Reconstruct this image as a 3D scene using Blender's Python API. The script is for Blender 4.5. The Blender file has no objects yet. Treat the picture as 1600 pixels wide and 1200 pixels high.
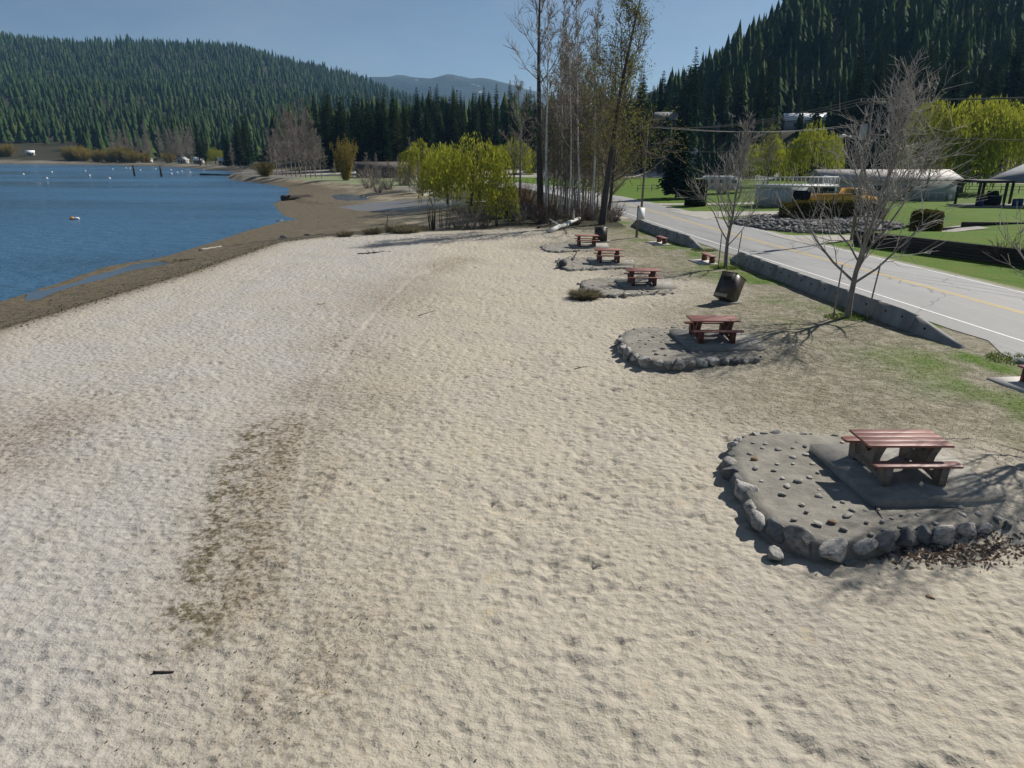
import bpy, math, random
import numpy as np
R = math.radians
scene = bpy.context.scene
col = scene.collection
rng = np.random.default_rng(7)
random.seed(7)

# ------------------------------------------------------------------ camera
FPX = 1100.0                       # focal length for a 1600 px wide frame
CAM_H = 6.8
PITCH = math.atan(362 / FPX)
cam = bpy.data.cameras.new('camera')
cam.sensor_width = 36.0; cam.sensor_fit = 'HORIZONTAL'
cam.lens = 36.0 * FPX / 1600.0
cam.clip_start = 0.1; cam.clip_end = 20000
camo = bpy.data.objects.new('camera', cam); col.objects.link(camo)
camo.location = (0, 0, CAM_H); camo.rotation_euler = (R(90) - PITCH, 0, 0)
scene.camera = camo

# ------------------------------------------------------------------ sky, sun, exposure
SUN_AZ = math.atan2(0.78, 0.60)     # clockwise from +Y, towards +X
SUN_EL = R(38)
w = bpy.data.worlds.new('World'); scene.world = w; w.use_nodes = True
nt = w.node_tree; nt.nodes.clear()
wo = nt.nodes.new('ShaderNodeOutputWorld'); bg = nt.nodes.new('ShaderNodeBackground')
sky = nt.nodes.new('ShaderNodeTexSky'); sky.sky_type = 'NISHITA'; sky.sun_disc = False
sky.sun_elevation = SUN_EL; sky.sun_rotation = SUN_AZ
sky.altitude = 400; sky.air_density = 0.8; sky.dust_density = 0.5; sky.ozone_density = 1.2
tc = nt.nodes.new('ShaderNodeTexCoord'); mp = nt.nodes.new('ShaderNodeMapping')
mp.inputs['Scale'].default_value = (1.0, 1.0, 2.6)
cn = nt.nodes.new('ShaderNodeTexNoise'); cn.inputs['Scale'].default_value = 2.3
cn.inputs['Detail'].default_value = 7; cn.inputs['Roughness'].default_value = 0.6
cr = nt.nodes.new('ShaderNodeMapRange'); cr.inputs[1].default_value = 0.44; cr.inputs[2].default_value = 0.70
cr.inputs[3].default_value = 0.0; cr.inputs[4].default_value = 0.22
cm = nt.nodes.new('ShaderNodeMixRGB'); cm.inputs[2].default_value = (8.0, 8.2, 8.5, 1)
nt.links.new(tc.outputs['Generated'], mp.inputs['Vector']); nt.links.new(mp.outputs[0], cn.inputs['Vector'])
nt.links.new(cn.outputs['Fac'], cr.inputs[0]); nt.links.new(cr.outputs[0], cm.inputs[0])
nt.links.new(sky.outputs[0], cm.inputs[1]); nt.links.new(cm.outputs[0], bg.inputs['Color'])
bg.inputs['Strength'].default_value = 0.05
nt.links.new(bg.outputs[0], wo.inputs['Surface'])
sl = bpy.data.lights.new('sun', 'SUN'); sl.energy = 5.0; sl.angle = R(0.53); sl.color = (1.0, 0.95, 0.87)
so = bpy.data.objects.new('sun', sl); col.objects.link(so)
so.rotation_euler = (R(90) - SUN_EL, 0, -SUN_AZ + math.pi)
so.rotation_euler = (math.pi / 2 - SUN_EL, 0, math.pi - SUN_AZ)
scene.view_settings.view_transform = 'Standard'; scene.view_settings.look = 'None'
scene.view_settings.exposure = 0.34; scene.view_settings.gamma = 1.0
scene.view_settings.use_curve_mapping = False
scene.cycles.max_bounces = 4; scene.cycles.diffuse_bounces = 2; scene.cycles.glossy_bounces = 2; scene.cycles.transmission_bounces = 3; scene.cycles.volume_bounces = 0; scene.cycles.transparent_max_bounces = 4

# ------------------------------------------------------------------ helpers
_c, _s = math.cos(PITCH), math.sin(PITCH)
def P(u, v, z=0.0):
    """a point of the photograph (1600 x 1200) put on the level z, in metres"""
    a = (u - 800) / FPX; b = (v - 600) / FPX
    t = (z - CAM_H) / (-_s - b * _c)
    return (a * t, (_c - b * _s) * t)
def PP(pts, z=0.0): return np.array([P(u, v, z) for u, v in pts])

def build_mesh(name, V, F):
    me = bpy.data.meshes.new(name)
    V = np.asarray(V, np.float32).reshape(-1, 3)
    groups = [np.asarray(f, np.int32) for f in F if len(f)]
    nv = len(V)
    me.vertices.add(nv); me.vertices.foreach_set('co', V.ravel())
    loops = np.concatenate([g.ravel() for g in groups])
    tot = np.concatenate([np.full(len(g), g.shape[1], np.int32) for g in groups])
    start = np.concatenate([[0], np.cumsum(tot)[:-1]]).astype(np.int32)
    me.loops.add(len(loops)); me.loops.foreach_set('vertex_index', loops)
    me.polygons.add(len(tot)); me.polygons.foreach_set('loop_start', start)
    me.polygons.foreach_set('loop_total', tot)
    me.update(calc_edges=True); me.validate()
    return me

class MB:
    def __init__(s): s.V = []; s.F = {}; s.n = 0
    def add(s, V, F):
        V = np.asarray(V, float).reshape(-1, 3)
        for f in F:
            f = np.asarray(f, int)
            if f.size: s.F.setdefault(f.shape[1], []).append(f + s.n)
        s.V.append(V); s.n += len(V); return s
    def box(s, c, d, rz=0.0, rx=0.0, ry=0.0, taper=1.0):
        x, y, z = np.array(d) / 2
        V = np.array([[-x,-y,-z],[x,-y,-z],[x,y,-z],[-x,y,-z],[-x*taper,-y*taper,z],[x*taper,-y*taper,z],[x*taper,y*taper,z],[-x*taper,y*taper,z]])
        V = V @ rot(rx, ry, rz).T + np.array(c)
        return s.add(V, [[[0,3,2,1],[4,5,6,7],[0,1,5,4],[1,2,6,5],[2,3,7,6],[3,0,4,7]]])
    def prism(s, poly, z0, z1):
        """vertical prism over an xy polygon (counter-clockwise)"""
        n = len(poly); poly = np.asarray(poly, float)
        V = np.vstack([np.c_[poly, np.full(n, z0)], np.c_[poly, np.full(n, z1)]])
        i = np.arange(n); j = (i + 1) % n
        s.add(V, [np.c_[i, j, j + n, i + n]])
        k = s.n - 2 * n
        for t in tess(poly):
            s.F.setdefault(3, []).append(np.array([[k + n + t[0], k + n + t[1], k + n + t[2]], [k + t[2], k + t[1], k + t[0]]]))
        return s
    def extrude_yz(s, poly, x0, x1):
        n = len(poly); poly = np.asarray(poly, float)
        V = np.vstack([np.c_[np.full(n, x0), poly], np.c_[np.full(n, x1), poly]])
        i = np.arange(n); j = (i + 1) % n
        s.add(V, [np.c_[i, j, j + n, i + n][:, ::-1]])
        k = s.n - 2 * n
        for t in tess(poly):
            s.F.setdefault(3, []).append(np.array([[k + n + t[0], k + n + t[1], k + n + t[2]], [k + t[2], k + t[1], k + t[0]]]))
        return s
    def tubes(s, P0, P1, R0, R1, n=5, cap=False):
        V, F = tubes(P0, P1, R0, R1, n); s.add(V, [F])
        return s
    def path(s, pts, rad, n=8, cap=True):
        """one continuous tube along a polyline"""
        pts = np.asarray(pts, float); m = len(pts)
        rad = np.broadcast_to(np.asarray(rad, float), (m,))
        t = np.gradient(pts, axis=0); t /= np.linalg.norm(t, axis=1)[:, None] + 1e-9
        up = np.where(np.abs(t[:, 2:3]) > .9, np.array([[1., 0, 0]]), np.array([[0, 0, 1.]]))
        a = np.cross(t, up); a /= np.linalg.norm(a, axis=1)[:, None]; b = np.cross(t, a)
        th = np.arange(n) * 2 * math.pi / n
        V = pts[:, None] + rad[:, None, None] * (a[:, None] * np.cos(th)[None, :, None] + b[:, None] * np.sin(th)[None, :, None])
        V = V.reshape(-1, 3); i = np.arange(m - 1)[:, None] * n; k = np.arange(n)[None]; k2 = (k + 1) % n
        F = np.stack([i + k, i + n + k, i + n + k2, i + k2], -1).reshape(-1, 4)
        s.add(V, [F])
        if cap:
            o = s.n - m * n
            if n == 4 or n > 4:
                s.F.setdefault(n, []).append(np.array([[o + q for q in range(n)]]))
                s.F.setdefault(n, []).append(np.array([[o + (m - 1) * n + q for q in range(n)][::-1]]))
        return s
    def mesh(s, name):
        return build_mesh(name, np.vstack(s.V), [np.vstack(f) for f in s.F.values()])
    def build(s, name, mat, parent=None, smooth=False):
        return link(name, s.mesh(name), mat, parent, smooth)

def rot(rx=0, ry=0, rz=0):
    cx, sx, cy, sy, cz, sz = math.cos(rx), math.sin(rx), math.cos(ry), math.sin(ry), math.cos(rz), math.sin(rz)
    return np.array([[cz,-sz,0],[sz,cz,0],[0,0,1]]) @ np.array([[cy,0,sy],[0,1,0],[-sy,0,cy]]) @ np.array([[1,0,0],[0,cx,-sx],[0,sx,cx]])

def tess(poly):
    from mathutils.geometry import tessellate_polygon
    from mathutils import Vector
    T = tessellate_polygon([[Vector((p[0], p[1], 0)) for p in poly]])
    out = []
    for a, b, c_ in T:
        A, B, C = poly[a], poly[b], poly[c_]
        cr_ = (B[0]-A[0])*(C[1]-A[1]) - (B[1]-A[1])*(C[0]-A[0])
        out.append((a, b, c_) if cr_ > 0 else (a, c_, b))
    return out

def tubes(P0, P1, R0, R1, n=4):
    P0 = np.asarray(P0, float); P1 = np.asarray(P1, float); m = len(P0)
    R0 = np.broadcast_to(np.asarray(R0, float), (m,)); R1 = np.broadcast_to(np.asarray(R1, float), (m,))
    t = P1 - P0; t = t / (np.linalg.norm(t, axis=1)[:, None] + 1e-9)
    up = np.where(np.abs(t[:, 2:3]) > .95, np.array([[1., 0, 0]]), np.array([[0, 0, 1.]]))
    a = np.cross(t, up); a /= np.linalg.norm(a, axis=1)[:, None] + 1e-9; b = np.cross(t, a)
    th = np.arange(n) * 2 * math.pi / n
    ring = a[:, None] * np.cos(th)[None, :, None] + b[:, None] * np.sin(th)[None, :, None]
    V = np.concatenate([P0[:, None] + ring * R0[:, None, None], P1[:, None] + ring * R1[:, None, None]], 1).reshape(-1, 3)
    i = np.arange(m)[:, None] * 2 * n; k = np.arange(n)[None]; k2 = (k + 1) % n
    F = np.stack([i + k, i + n + k, i + n + k2, i + k2], -1).reshape(-1, 4)
    return V, F

def link(name, me, mat, parent=None, smooth=False):
    if mat is not None and len(me.materials) == 0: me.materials.append(mat)
    if smooth: me.polygons.foreach_set('use_smooth', np.ones(len(me.polygons), bool))
    o = bpy.data.objects.new(name, me); col.objects.link(o)
    if parent is not None: o.parent = parent
    return o
def tag(o, label, cat, group=None, kind=None):
    if label: o['label'] = label
    if cat: o['category'] = cat
    if group: o['group'] = group
    if kind: o['kind'] = kind
    return o
def thing(name, loc, label, cat, group=None, rz=0.0, scale=1.0):
    o = bpy.data.objects.new(name, None); col.objects.link(o)
    o.empty_display_size = 0.3
    o.location = loc; o.rotation_euler = (0, 0, rz); o.scale = (scale,) * 3 if np.isscalar(scale) else scale
    return tag(o, label, cat, group)

# ------------------------------------------------------------------ materials
def new_mat(name):
    m = bpy.data.materials.new(name); m.use_nodes = True
    t = m.node_tree; b = t.nodes['Principled BSDF']
    return m, t, b
def rgb(c): return (c[0], c[1], c[2], 1)
def mat(name, c1, c2=None, scale=6.0, rough=0.8, bump=0.0, bscale=None, spec=0.3, metal=0.0, detail=5, stretch=(1, 1, 1), objrand=0.0, lo=0.35, hi=0.65):
    m, t, b = new_mat(name); L = t.links.new
    b.inputs['Roughness'].default_value = rough; b.inputs['Metallic'].default_value = metal
    b.inputs['Specular IOR Level'].default_value = spec
    c2 = c2 or tuple(x * 0.7 for x in c1)
    co = t.nodes.new('ShaderNodeTexCoord'); mp = t.nodes.new('ShaderNodeMapping'); mp.inputs['Scale'].default_value = stretch
    L(co.outputs['Object'], mp.inputs['Vector'])
    n = t.nodes.new('ShaderNodeTexNoise'); n.inputs['Scale'].default_value = scale; n.inputs['Detail'].default_value = detail; n.inputs['Roughness'].default_value = 0.65
    L(mp.outputs[0], n.inputs['Vector'])
    r = t.nodes.new('ShaderNodeMapRange'); r.inputs[1].default_value = lo; r.inputs[2].default_value = hi
    L(n.outputs['Fac'], r.inputs[0])
    mx = t.nodes.new('ShaderNodeMixRGB'); mx.inputs[1].default_value = rgb(c1); mx.inputs[2].default_value = rgb(c2)
    L(r.outputs[0], mx.inputs[0]); out = mx.outputs[0]
    if objrand:
        oi = t.nodes.new('ShaderNodeObjectInfo'); hv = t.nodes.new('ShaderNodeHueSaturation')
        rr = t.nodes.new('ShaderNodeMapRange'); rr.inputs[3].default_value = 1 - objrand; rr.inputs[4].default_value = 1 + objrand
        L(oi.outputs['Random'], rr.inputs[0]); L(rr.outputs[0], hv.inputs['Value']); L(out, hv.inputs['Color']); out = hv.outputs[0]
    L(out, b.inputs['Base Color'])
    if bump:
        n2 = t.nodes.new('ShaderNodeTexNoise'); n2.inputs['Scale'].default_value = bscale or scale * 3; n2.inputs['Detail'].default_value = 6
        L(mp.outputs[0], n2.inputs['Vector'])
        bp = t.nodes.new('ShaderNodeBump'); bp.inputs['Strength'].default_value = 0.8; bp.inputs['Distance'].default_value = bump
        L(n2.outputs['Fac'], bp.inputs['Height']); L(bp.outputs[0], b.inputs['Normal'])
    return m
def leaf_mat(name, c1, c2, transl=0.3, objrand=0.12):
    m, t, b = new_mat(name); L = t.links.new; t.nodes.remove(b)
    out = t.nodes['Material Output']
    g = t.nodes.new('ShaderNodeNewGeometry'); mx = t.nodes.new('ShaderNodeMixRGB')
    mx.inputs[1].default_value = rgb(c1); mx.inputs[2].default_value = rgb(c2)
    nz = t.nodes.new('ShaderNodeTexNoise'); nz.inputs['Scale'].default_value = .9; nz.inputs['Detail'].default_value = 3; L(g.outputs['Position'], nz.inputs['Vector'])
    av = t.nodes.new('ShaderNodeMath'); av.operation = 'MULTIPLY_ADD'; av.inputs[1].default_value = .45; L(g.outputs['Random Per Island'], av.inputs[0])
    nr = t.nodes.new('ShaderNodeMapRange'); nr.inputs[1].default_value = .35; nr.inputs[2].default_value = .65; nr.inputs[4].default_value = .6; L(nz.outputs['Fac'], nr.inputs[0]); L(nr.outputs[0], av.inputs[2]); L(av.outputs[0], mx.inputs[0])
    oi = t.nodes.new('ShaderNodeObjectInfo'); hv = t.nodes.new('ShaderNodeHueSaturation')
    rr = t.nodes.new('ShaderNodeMapRange'); rr.inputs[3].default_value = 1 - objrand; rr.inputs[4].default_value = 1 + objrand
    L(oi.outputs['Random'], rr.inputs[0]); L(rr.outputs[0], hv.inputs['Value']); L(mx.outputs[0], hv.inputs['Color'])
    d = t.nodes.new('ShaderNodeBsdfDiffuse'); tr = t.nodes.new('ShaderNodeBsdfTranslucent'); ms = t.nodes.new('ShaderNodeMixShader')
    ms.inputs[0].default_value = transl
    L(hv.outputs[0], d.inputs['Color']); L(hv.outputs[0], tr.inputs['Color'])
    L(d.outputs[0], ms.inputs[1]); L(tr.outputs[0], ms.inputs[2]); L(ms.outputs[0], out.inputs['Surface'])
    return m

M = {}
M['concrete'] = mat('concrete', (.30, .285, .25), (.19, .18, .16), 3.0, .9, .006, 30)
M['pale_concrete'] = mat('pale_concrete', (.50, .48, .44), (.40, .385, .35), 3.0, .9, .004, 30)
M['apron'] = mat('apron', (.275, .255, .215), (.165, .155, .132), 2.2, .95, .02, 12)
M['barrier'] = mat('barrier', (.30, .30, .285), (.19, .19, .185), 1.6, .9, .006, 18, stretch=(1, 1, .35))
M['hole'] = mat('hole', (.02, .02, .02), rough=.9)
M['leg_concrete'] = mat('leg_concrete', (.24, .21, .17), (.15, .13, .11), 8, .9, .004, 60)
M['red_wood'] = mat('red_wood', (.26, .10, .078), (.36, .215, .175), 3.0, .5, .004, 20, spec=.4, stretch=(.3, 7, 7), objrand=.12, lo=.48, hi=.78)
M['red_leg'] = mat('red_leg', (.16, .06, .045), (.10, .04, .03), 5, .7, .003, 40)
M['rock'] = mat('rock', (.46, .44, .40), (.15, .145, .135), 2.2, .88, .03, 9, objrand=.35)
M['pebble'] = mat('pebble', (.47, .45, .405), (.29, .27, .24), 2.5, .85, .02, 8, objrand=.3)
M['rock_dark'] = mat('rock_dark', (.15, .155, .16), (.08, .085, .09), 5, .8, .02, 14, objrand=.3)
M['rock_warm'] = mat('rock_warm', (.40, .27, .16), (.25, .16, .09), 5, .85, .02, 14, objrand=.2)
M['riprap'] = mat('riprap', (.22, .21, .20), (.10, .10, .10), 1.5, .9, .02, 8)
M['bin_brown'] = mat('bin_brown', (.045, .036, .028), (.03, .024, .02), 4, .4, .002, 30, spec=.5)
M['bin_label'] = mat('bin_label', (.42, .36, .26), (.30, .26, .2), 9, .6)
M['asphalt'] = None
M['paint_yellow'] = mat('paint_yellow', (.62, .43, .10), (.42, .36, .22), 3.5, .7, lo=.45, hi=.7)
M['paint_white'] = mat('paint_white', (.72, .72, .70), (.45, .45, .44), 3.5, .7, lo=.5, hi=.75)
M['gravel'] = mat('gravel', (.40, .38, .34), (.28, .265, .24), 1.2, .95, .02, 9)
M['bark_grey'] = mat('bark_grey', (.28, .26, .235), (.15, .137, .12), 9, .9, .01, 30, stretch=(1, 1, .3))
M['bark_dark'] = mat('bark_dark', (.095, .085, .075), (.05, .043, .038), 4, .9, .03, 12, stretch=(1, 1, .25))
M['twig'] = mat('twig', (.42, .395, .36), (.28, .26, .235), 2, .85, objrand=.12)
M['twig_far'] = mat('twig_far', (.28, .24, .20), (.19, .16, .135), .6, .85, objrand=.15)
M['twig_red'] = mat('twig_red', (.34, .15, .055), (.24, .115, .05), .8, .85, objrand=.1)
M['twig_brown'] = mat('twig_brown', (.155, .12, .09), (.10, .078, .06), .8, .9, objrand=.15)
M['birch'] = mat('birch', (.66, .64, .60), (.22, .2, .185), 1.7, .8, .004, 20, stretch=(2.2, 2.2, 1.6), lo=.5, hi=.68)
M['willow_leaf'] = leaf_mat('willow_leaf', (.40, .41, .045), (.19, .21, .032), .42)
M['bud_leaf'] = leaf_mat('bud_leaf', (.235, .235, .045), (.14, .145, .04), .35)
M['yellow_shrub'] = leaf_mat('yellow_shrub', (.34, .255, .05), (.23, .19, .04), .3)
M['needle'] = leaf_mat('needle', (.030, .058, .022), (.017, .036, .015), .12, .3)
M['needle_olive'] = leaf_mat('needle_olive', (.055, .075, .025), (.03, .046, .017), .12, .3)
M['needle_blue'] = leaf_mat('needle_blue', (.035, .065, .042), (.02, .04, .027), .12, .2)
M['hedge'] = leaf_mat('hedge', (.05, .062, .014), (.028, .036, .012), .15)
M['hedge_gold'] = leaf_mat('hedge_gold', (.17, .13, .025), (.07, .075, .02), .2)
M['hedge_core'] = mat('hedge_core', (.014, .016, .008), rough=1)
M['dry_grass'] = leaf_mat('dry_grass', (.30, .265, .175), (.17, .15, .09), .25)
M['green_grass'] = leaf_mat('green_grass', (.13, .19, .035), (.08, .125, .025), .3)
M['litter'] = leaf_mat('litter', (.085, .06, .045), (.15, .11, .085), .05)
M['litter_dark'] = leaf_mat('litter_dark', (.05, .042, .03), (.085, .075, .04), .05)
M['driftwood'] = mat('driftwood', (.42, .39, .35), (.25, .23, .2), 3, .9, .006, 20, stretch=(.4, 4, 4))
M['driftwood_dark'] = mat('driftwood_dark', (.07, .058, .048), (.04, .034, .03), 3, .9, .006, 20)
M['pole_wood'] = mat('pole_wood', (.22, .19, .16), (.14, .12, .10), 3, .9, .004, 25, stretch=(3, 3, .2))
M['stake_wood'] = mat('stake_wood', (.33, .30, .26), (.22, .2, .17), 3, .9)
M['metal_grey'] = mat('metal_grey', (.42, .44, .46), (.34, .36, .38), 3, .45, metal=.3)
M['white_paint'] = mat('white_paint', (.72, .73, .73), (.6, .61, .62), 2, .55)
M['pale_siding'] = mat('pale_siding', (.46, .50, .53), (.38, .42, .45), 1.2, .7)
M['grey_siding'] = mat('grey_siding', (.36, .385, .40), (.31, .33, .345), 1.0, .7)
M['metal_roof'] = mat('metal_roof', (.43, .405, .385), (.35, .33, .315), .8, .75, stretch=(6, .3, 1))
M['white_roof'] = mat('white_roof', (.80, .83, .85), (.7, .73, .75), .8, .4)
M['grey_roof'] = mat('grey_roof', (.24, .25, .265), (.17, .18, .19), 1.5, .8)
M['brown_roof'] = mat('brown_roof', (.11, .088, .075), (.075, .06, .052), 1.5, .8)
M['brown_wall'] = mat('brown_wall', (.17, .125, .095), (.12, .09, .07), 1.5, .8)
M['cream_wall'] = mat('cream_wall', (.52, .49, .43), (.43, .41, .36), 1.0, .8)
M['dark_glass'] = mat('dark_glass', (.02, .025, .03), rough=.12, spec=.6)
M['dark_opening'] = mat('dark_opening', (.012, .012, .013), rough=.9)
M['timber_wall'] = mat('timber_wall', (.075, .062, .052), (.04, .034, .03), 2, .9, .01, 14, stretch=(1, 1, 3), objrand=.25)
M['dark_timber'] = mat('dark_timber', (.05, .043, .038), (.03, .026, .024), 3, .8)
M['yellow_paint'] = mat('yellow_paint', (.72, .36, .015), (.62, .29, .012), 1.2, .35, spec=.5)
M['tyre'] = mat('tyre', (.02, .02, .02), rough=.85)
M['rim'] = mat('rim', (.45, .45, .46), rough=.35, metal=.6)
M['red_lens'] = mat('red_lens', (.45, .02, .015), rough=.25)
M['blue_plastic'] = mat('blue_plastic', (.02, .05, .16), (.015, .04, .12), 2, .4)
M['buoy_white'] = mat('buoy_white', (.8, .8, .78), (.7, .7, .68), 2, .45)
M['buoy_orange'] = mat('buoy_orange', (.75, .32, .08), (.65, .26, .06), 2, .45)
M['wire'] = mat('wire', (.12, .12, .12), rough=.6)
M['pipe_dark'] = mat('pipe_dark', (.035, .035, .04), rough=.6)

# ------------------------------------------------------------------ the lie of the land
WATER_Z = -1.2
wl = [(0,470),(70,449),(160,417),(250,402),(310,385),(355,370),(400,356),(440,346),(462,343.5),(440,337),(424,319),(447,308),(450,294),(420,288),(380,283),(360,277),(372,274),(395,270),(352,267.5),(308,263),(250,260),(180,258),(0,256)]
WPOLY = np.vstack([PP(wl, WATER_Z), [(-900,610),(-1600,640),(-1600,-120),(-33,-120),(-30,0),(-29,20)]])
DPOLY = np.array([(-22,-140),(-21.5,10),(-20.7,27.7),(-20.1,33.5),(-19.1,42.1),(-18.6,57),(-15.5,61.5),(-9.2,64.6),(-2.3,66.5),(0,69),(-4,75),(-7,84),(-8,95),(-9,108),(-15,122),(-21,140),(-38,170),(-62,200),(-74,212),(-84,222),(-92,236),(-97,268),(-99,300),(-118,330),(-166,402),(-212,458),(-264,503),(-380,560),(-900,640),(-1700,680),(-1700,9000),(9000,9000),(9000,-140)])
def seg_dist(px, py, poly, closed=True):
    d = np.full(px.shape, 1e18)
    n = len(poly)
    for i in range(n if closed else n - 1):
        ax, ay = poly[i]; bx, by = poly[(i + 1) % n]
        ex, ey = bx - ax, by - ay
        t = np.clip(((px - ax) * ex + (py - ay) * ey) / (ex * ex + ey * ey + 1e-12), 0, 1)
        q = (px - ax - t * ex) ** 2 + (py - ay - t * ey) ** 2
        d = np.minimum(d, q)
    return np.sqrt(d)
def inside(px, py, poly):
    r = np.zeros(px.shape, bool); n = len(poly)
    for i in range(n):
        ax, ay = poly[i]; bx, by = poly[(i + 1) % n]
        if ay == by: continue
        cnd = ((ay > py) != (by > py)) & (px < (bx - ax) * (py - ay) / (by - ay) + ax)
        r ^= cnd
    return r
def sm(t): t = np.clip(t, 0, 1); return t * t * (3 - 2 * t)

def value_noise(x, y, seed=0, octaves=4):
    out = np.zeros(np.shape(x)); amp = 1.0; tot = 0
    g = np.random.default_rng(seed).random((64, 64))
    for o in range(octaves):
        xi = np.floor(x).astype(int); yi = np.floor(y).astype(int); fx = x - xi; fy = y - yi
        fx = fx * fx * (3 - 2 * fx); fy = fy * fy * (3 - 2 * fy)
        a = g[xi & 63, yi & 63]; b = g[(xi + 1) & 63, yi & 63]; c = g[xi & 63, (yi + 1) & 63]; d = g[(xi + 1) & 63, (yi + 1) & 63]
        out = out + amp * ((a * (1 - fx) + b * fx) * (1 - fy) + (c * (1 - fx) + d * fx) * fy)
        tot += amp; amp *= .5; x = x * 2.03 + 17.3; y = y * 2.03 + 5.1
    return out / tot

# wall line of the lawn across the road, and the road's centre line
WALL = np.array([(26.6, 55.5), (28.6, 51.0), (30.6, 47.0), (32.3, 43.6), (33.4, 40.5)])
ROAD = np.array([(27.5,-40),(25.6,0),(24.4,15),(23.0,28),(21.7,41),(20.1,54),(18.4,72),(16.4,97),(12.5,124),(5,155),(-8,186),(-30,212),(-62,236)], float)
def road_x(y): return np.interp(y, ROAD[:, 1], ROAD[:, 0])
PONDS = [(PP([(517,306),(530,303),(560,305),(578,309.5),(574,313),(545,313.5),(525,311.5)], -.75), -.75)]
PUDDLE = PP([(36,470),(44,457),(72,452),(118,441),(140,431),(172,424),(205,413),(240,408),(268,409),(304,413.5),(272,418),(238,421),(196,427),(160,438),(118,446),(86,456),(62,470)], -1.05)

def hills(x, y):
    x = np.asarray(x, float); y = np.asarray(y, float)
    # right-hand hillside
    foot = 215 - np.clip(x - 35, 0, 130) * .52
    s_ = y - foot
    rz = 13 * sm(s_ / 34) + 50 * sm((s_ - 88) / 150) + 85 * sm((s_ - 170) / 330) + 60 * sm((s_ - 420) / 700)
    rz = rz * sm((x - 8 - np.clip(y - 230, 0, 900) * .05) / (46 + .75 * np.clip(y - 240, 0, 900)))
    # low ground behind the middle of the bay
    mz = 10 * sm((y - 235) / 110) * sm((x + 130) / 60)
    # far forested hill on the left
    az = x / np.maximum(y, 1)
    mul = np.interp(az, [-1.2, -.72, -.35, -.22, -.14, -.06, .1, .4], [1.25, 1.15, 1.0, .78, .55, .36, .28, .28])
    lz = np.interp(y, [520, 850, 1300, 1800, 2300, 2600, 3500], [0, 30, 104, 222, 270, 240, 60]) * mul
    lz = lz + (value_noise(x / 210, y / 210, 5) - .5) * 40 * sm((y - 650) / 500)
    return np.maximum(np.maximum(rz, mz), 0) + np.maximum(lz, 0) * sm((y - 480) / 200)

def ground_z(x, y):
    x = np.asarray(x, float); y = np.asarray(y, float)
    inW = inside(x, y, WPOLY); inD = inside(x, y, DPOLY)
    dW = seg_dist(x, y, WPOLY); dD = seg_dist(x, y, DPOLY)
    t = dW / (dW + dD + 1e-6)
    z = np.where(inW, WATER_Z - .05 - .12 * np.minimum(dW, 18), np.where(inD, 0.0, WATER_Z + 1.2 * (t * .55 + .45 * t * t)))
    # raised lawn behind the timber wall
    rx = road_x(y)
    wx = np.interp(y, WALL[::-1, 1], WALL[::-1, 0])
    lawn = 1.0 * ((x > wx + .42) & (y < 55.5)) + 0.0
    ramp = sm((x - rx - 9 - np.clip(y - 55, 0, 40) * .12) / 16)
    lawn = np.where(y >= 55.5, np.maximum(ramp * (1.0 - .6 * sm((y - 75) / 30)), 0) * sm((y - 55) / 9 + (x - 34) / 6), lawn)
    lawn = np.where(y > 130, lawn * sm((170 - y) / 40), lawn)
    z = z + lawn * inD
    z = z + hills(x, y) * inD
    return z
def gz(x, y): return float(ground_z(np.array([x]), np.array([y]))[0])

# ------------------------------------------------------------------ ground sheet
def axis(fine0, fine1, d, lo, hi, g0, g1):
    a = list(np.arange(fine0, fine1 + 1e-6, d)); left = []; x = fine0; s_ = d
    while x > lo: s_ *= 1 + g0; x -= s_; left.append(x)
    right = []; x = a[-1]; s_ = d
    while x < hi: s_ *= 1 + g1; x += s_; right.append(x)
    return np.array(left[::-1] + a + right)
gx = axis(-24, 17.5, .1, -3600, 17.5, .027, .045); gx = np.r_[gx[:-1] if gx[-1] > 17.55 else gx, np.arange(17.8, 36, .28), axis(36, 36.3, .3, 36, 4200, .05, .05)[:]]; gx = np.unique(np.round(gx, 4))
yy = [-130, -90, -60, -40, -25, -15, -8, -3, 0, 2]; y_ = 3.0
while y_ < 5200:
    yy.append(y_); y_ += max(.06, .0062 * y_) if y_ < 75 else max(.45, .02 * (y_ - 60) * .9 + .2)
gy = np.array(yy)
X, Y = np.meshgrid(gx, gy)
xs, ys = X.ravel(), Y.ravel()
Z = ground_z(xs, ys)

# trampled sand: a tile of hollows with pushed-up rims
N_T, RES = 1024, 0.04
tile = np.zeros((N_T, N_T))
prng = np.random.default_rng(3)
for _ in range(12500):
    cx, cy = prng.integers(0, N_T, 2)
    rr = prng.uniform(.08, .19) / RES; el = prng.uniform(.45, .8); an = prng.normal(.4, .6); dep = prng.uniform(.012, .052)
    k = int(rr * 2.1) + 1
    jj, ii = np.meshgrid(np.arange(-k, k + 1), np.arange(-k, k + 1))
    u_ = (jj * math.cos(an) + ii * math.sin(an)) / rr; v_ = (-jj * math.sin(an) + ii * math.cos(an)) / (rr * el)
    q = np.sqrt(u_ * u_ + v_ * v_)
    tile[np.ix_((cy + np.arange(-k, k + 1)) % N_T, (cx + np.arange(-k, k + 1)) % N_T)] += dep * (-np.exp(-(q ** 2) * 1.3) + .38 * np.exp(-((q - 1.35) ** 2) * 7))
def tile_at(x, y):
    a = (x / RES) % N_T; b = (y / RES) % N_T
    i = np.floor(a).astype(int); j = np.floor(b).astype(int); fa = a - i; fb = b - j; i2 = (i + 1) % N_T; j2 = (j + 1) % N_T; i %= N_T; j %= N_T
    return (tile[j, i] * (1 - fa) + tile[j, i2] * fa) * (1 - fb) + (tile[j2, i] * (1 - fa) + tile[j2, i2] * fa) * fb
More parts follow.
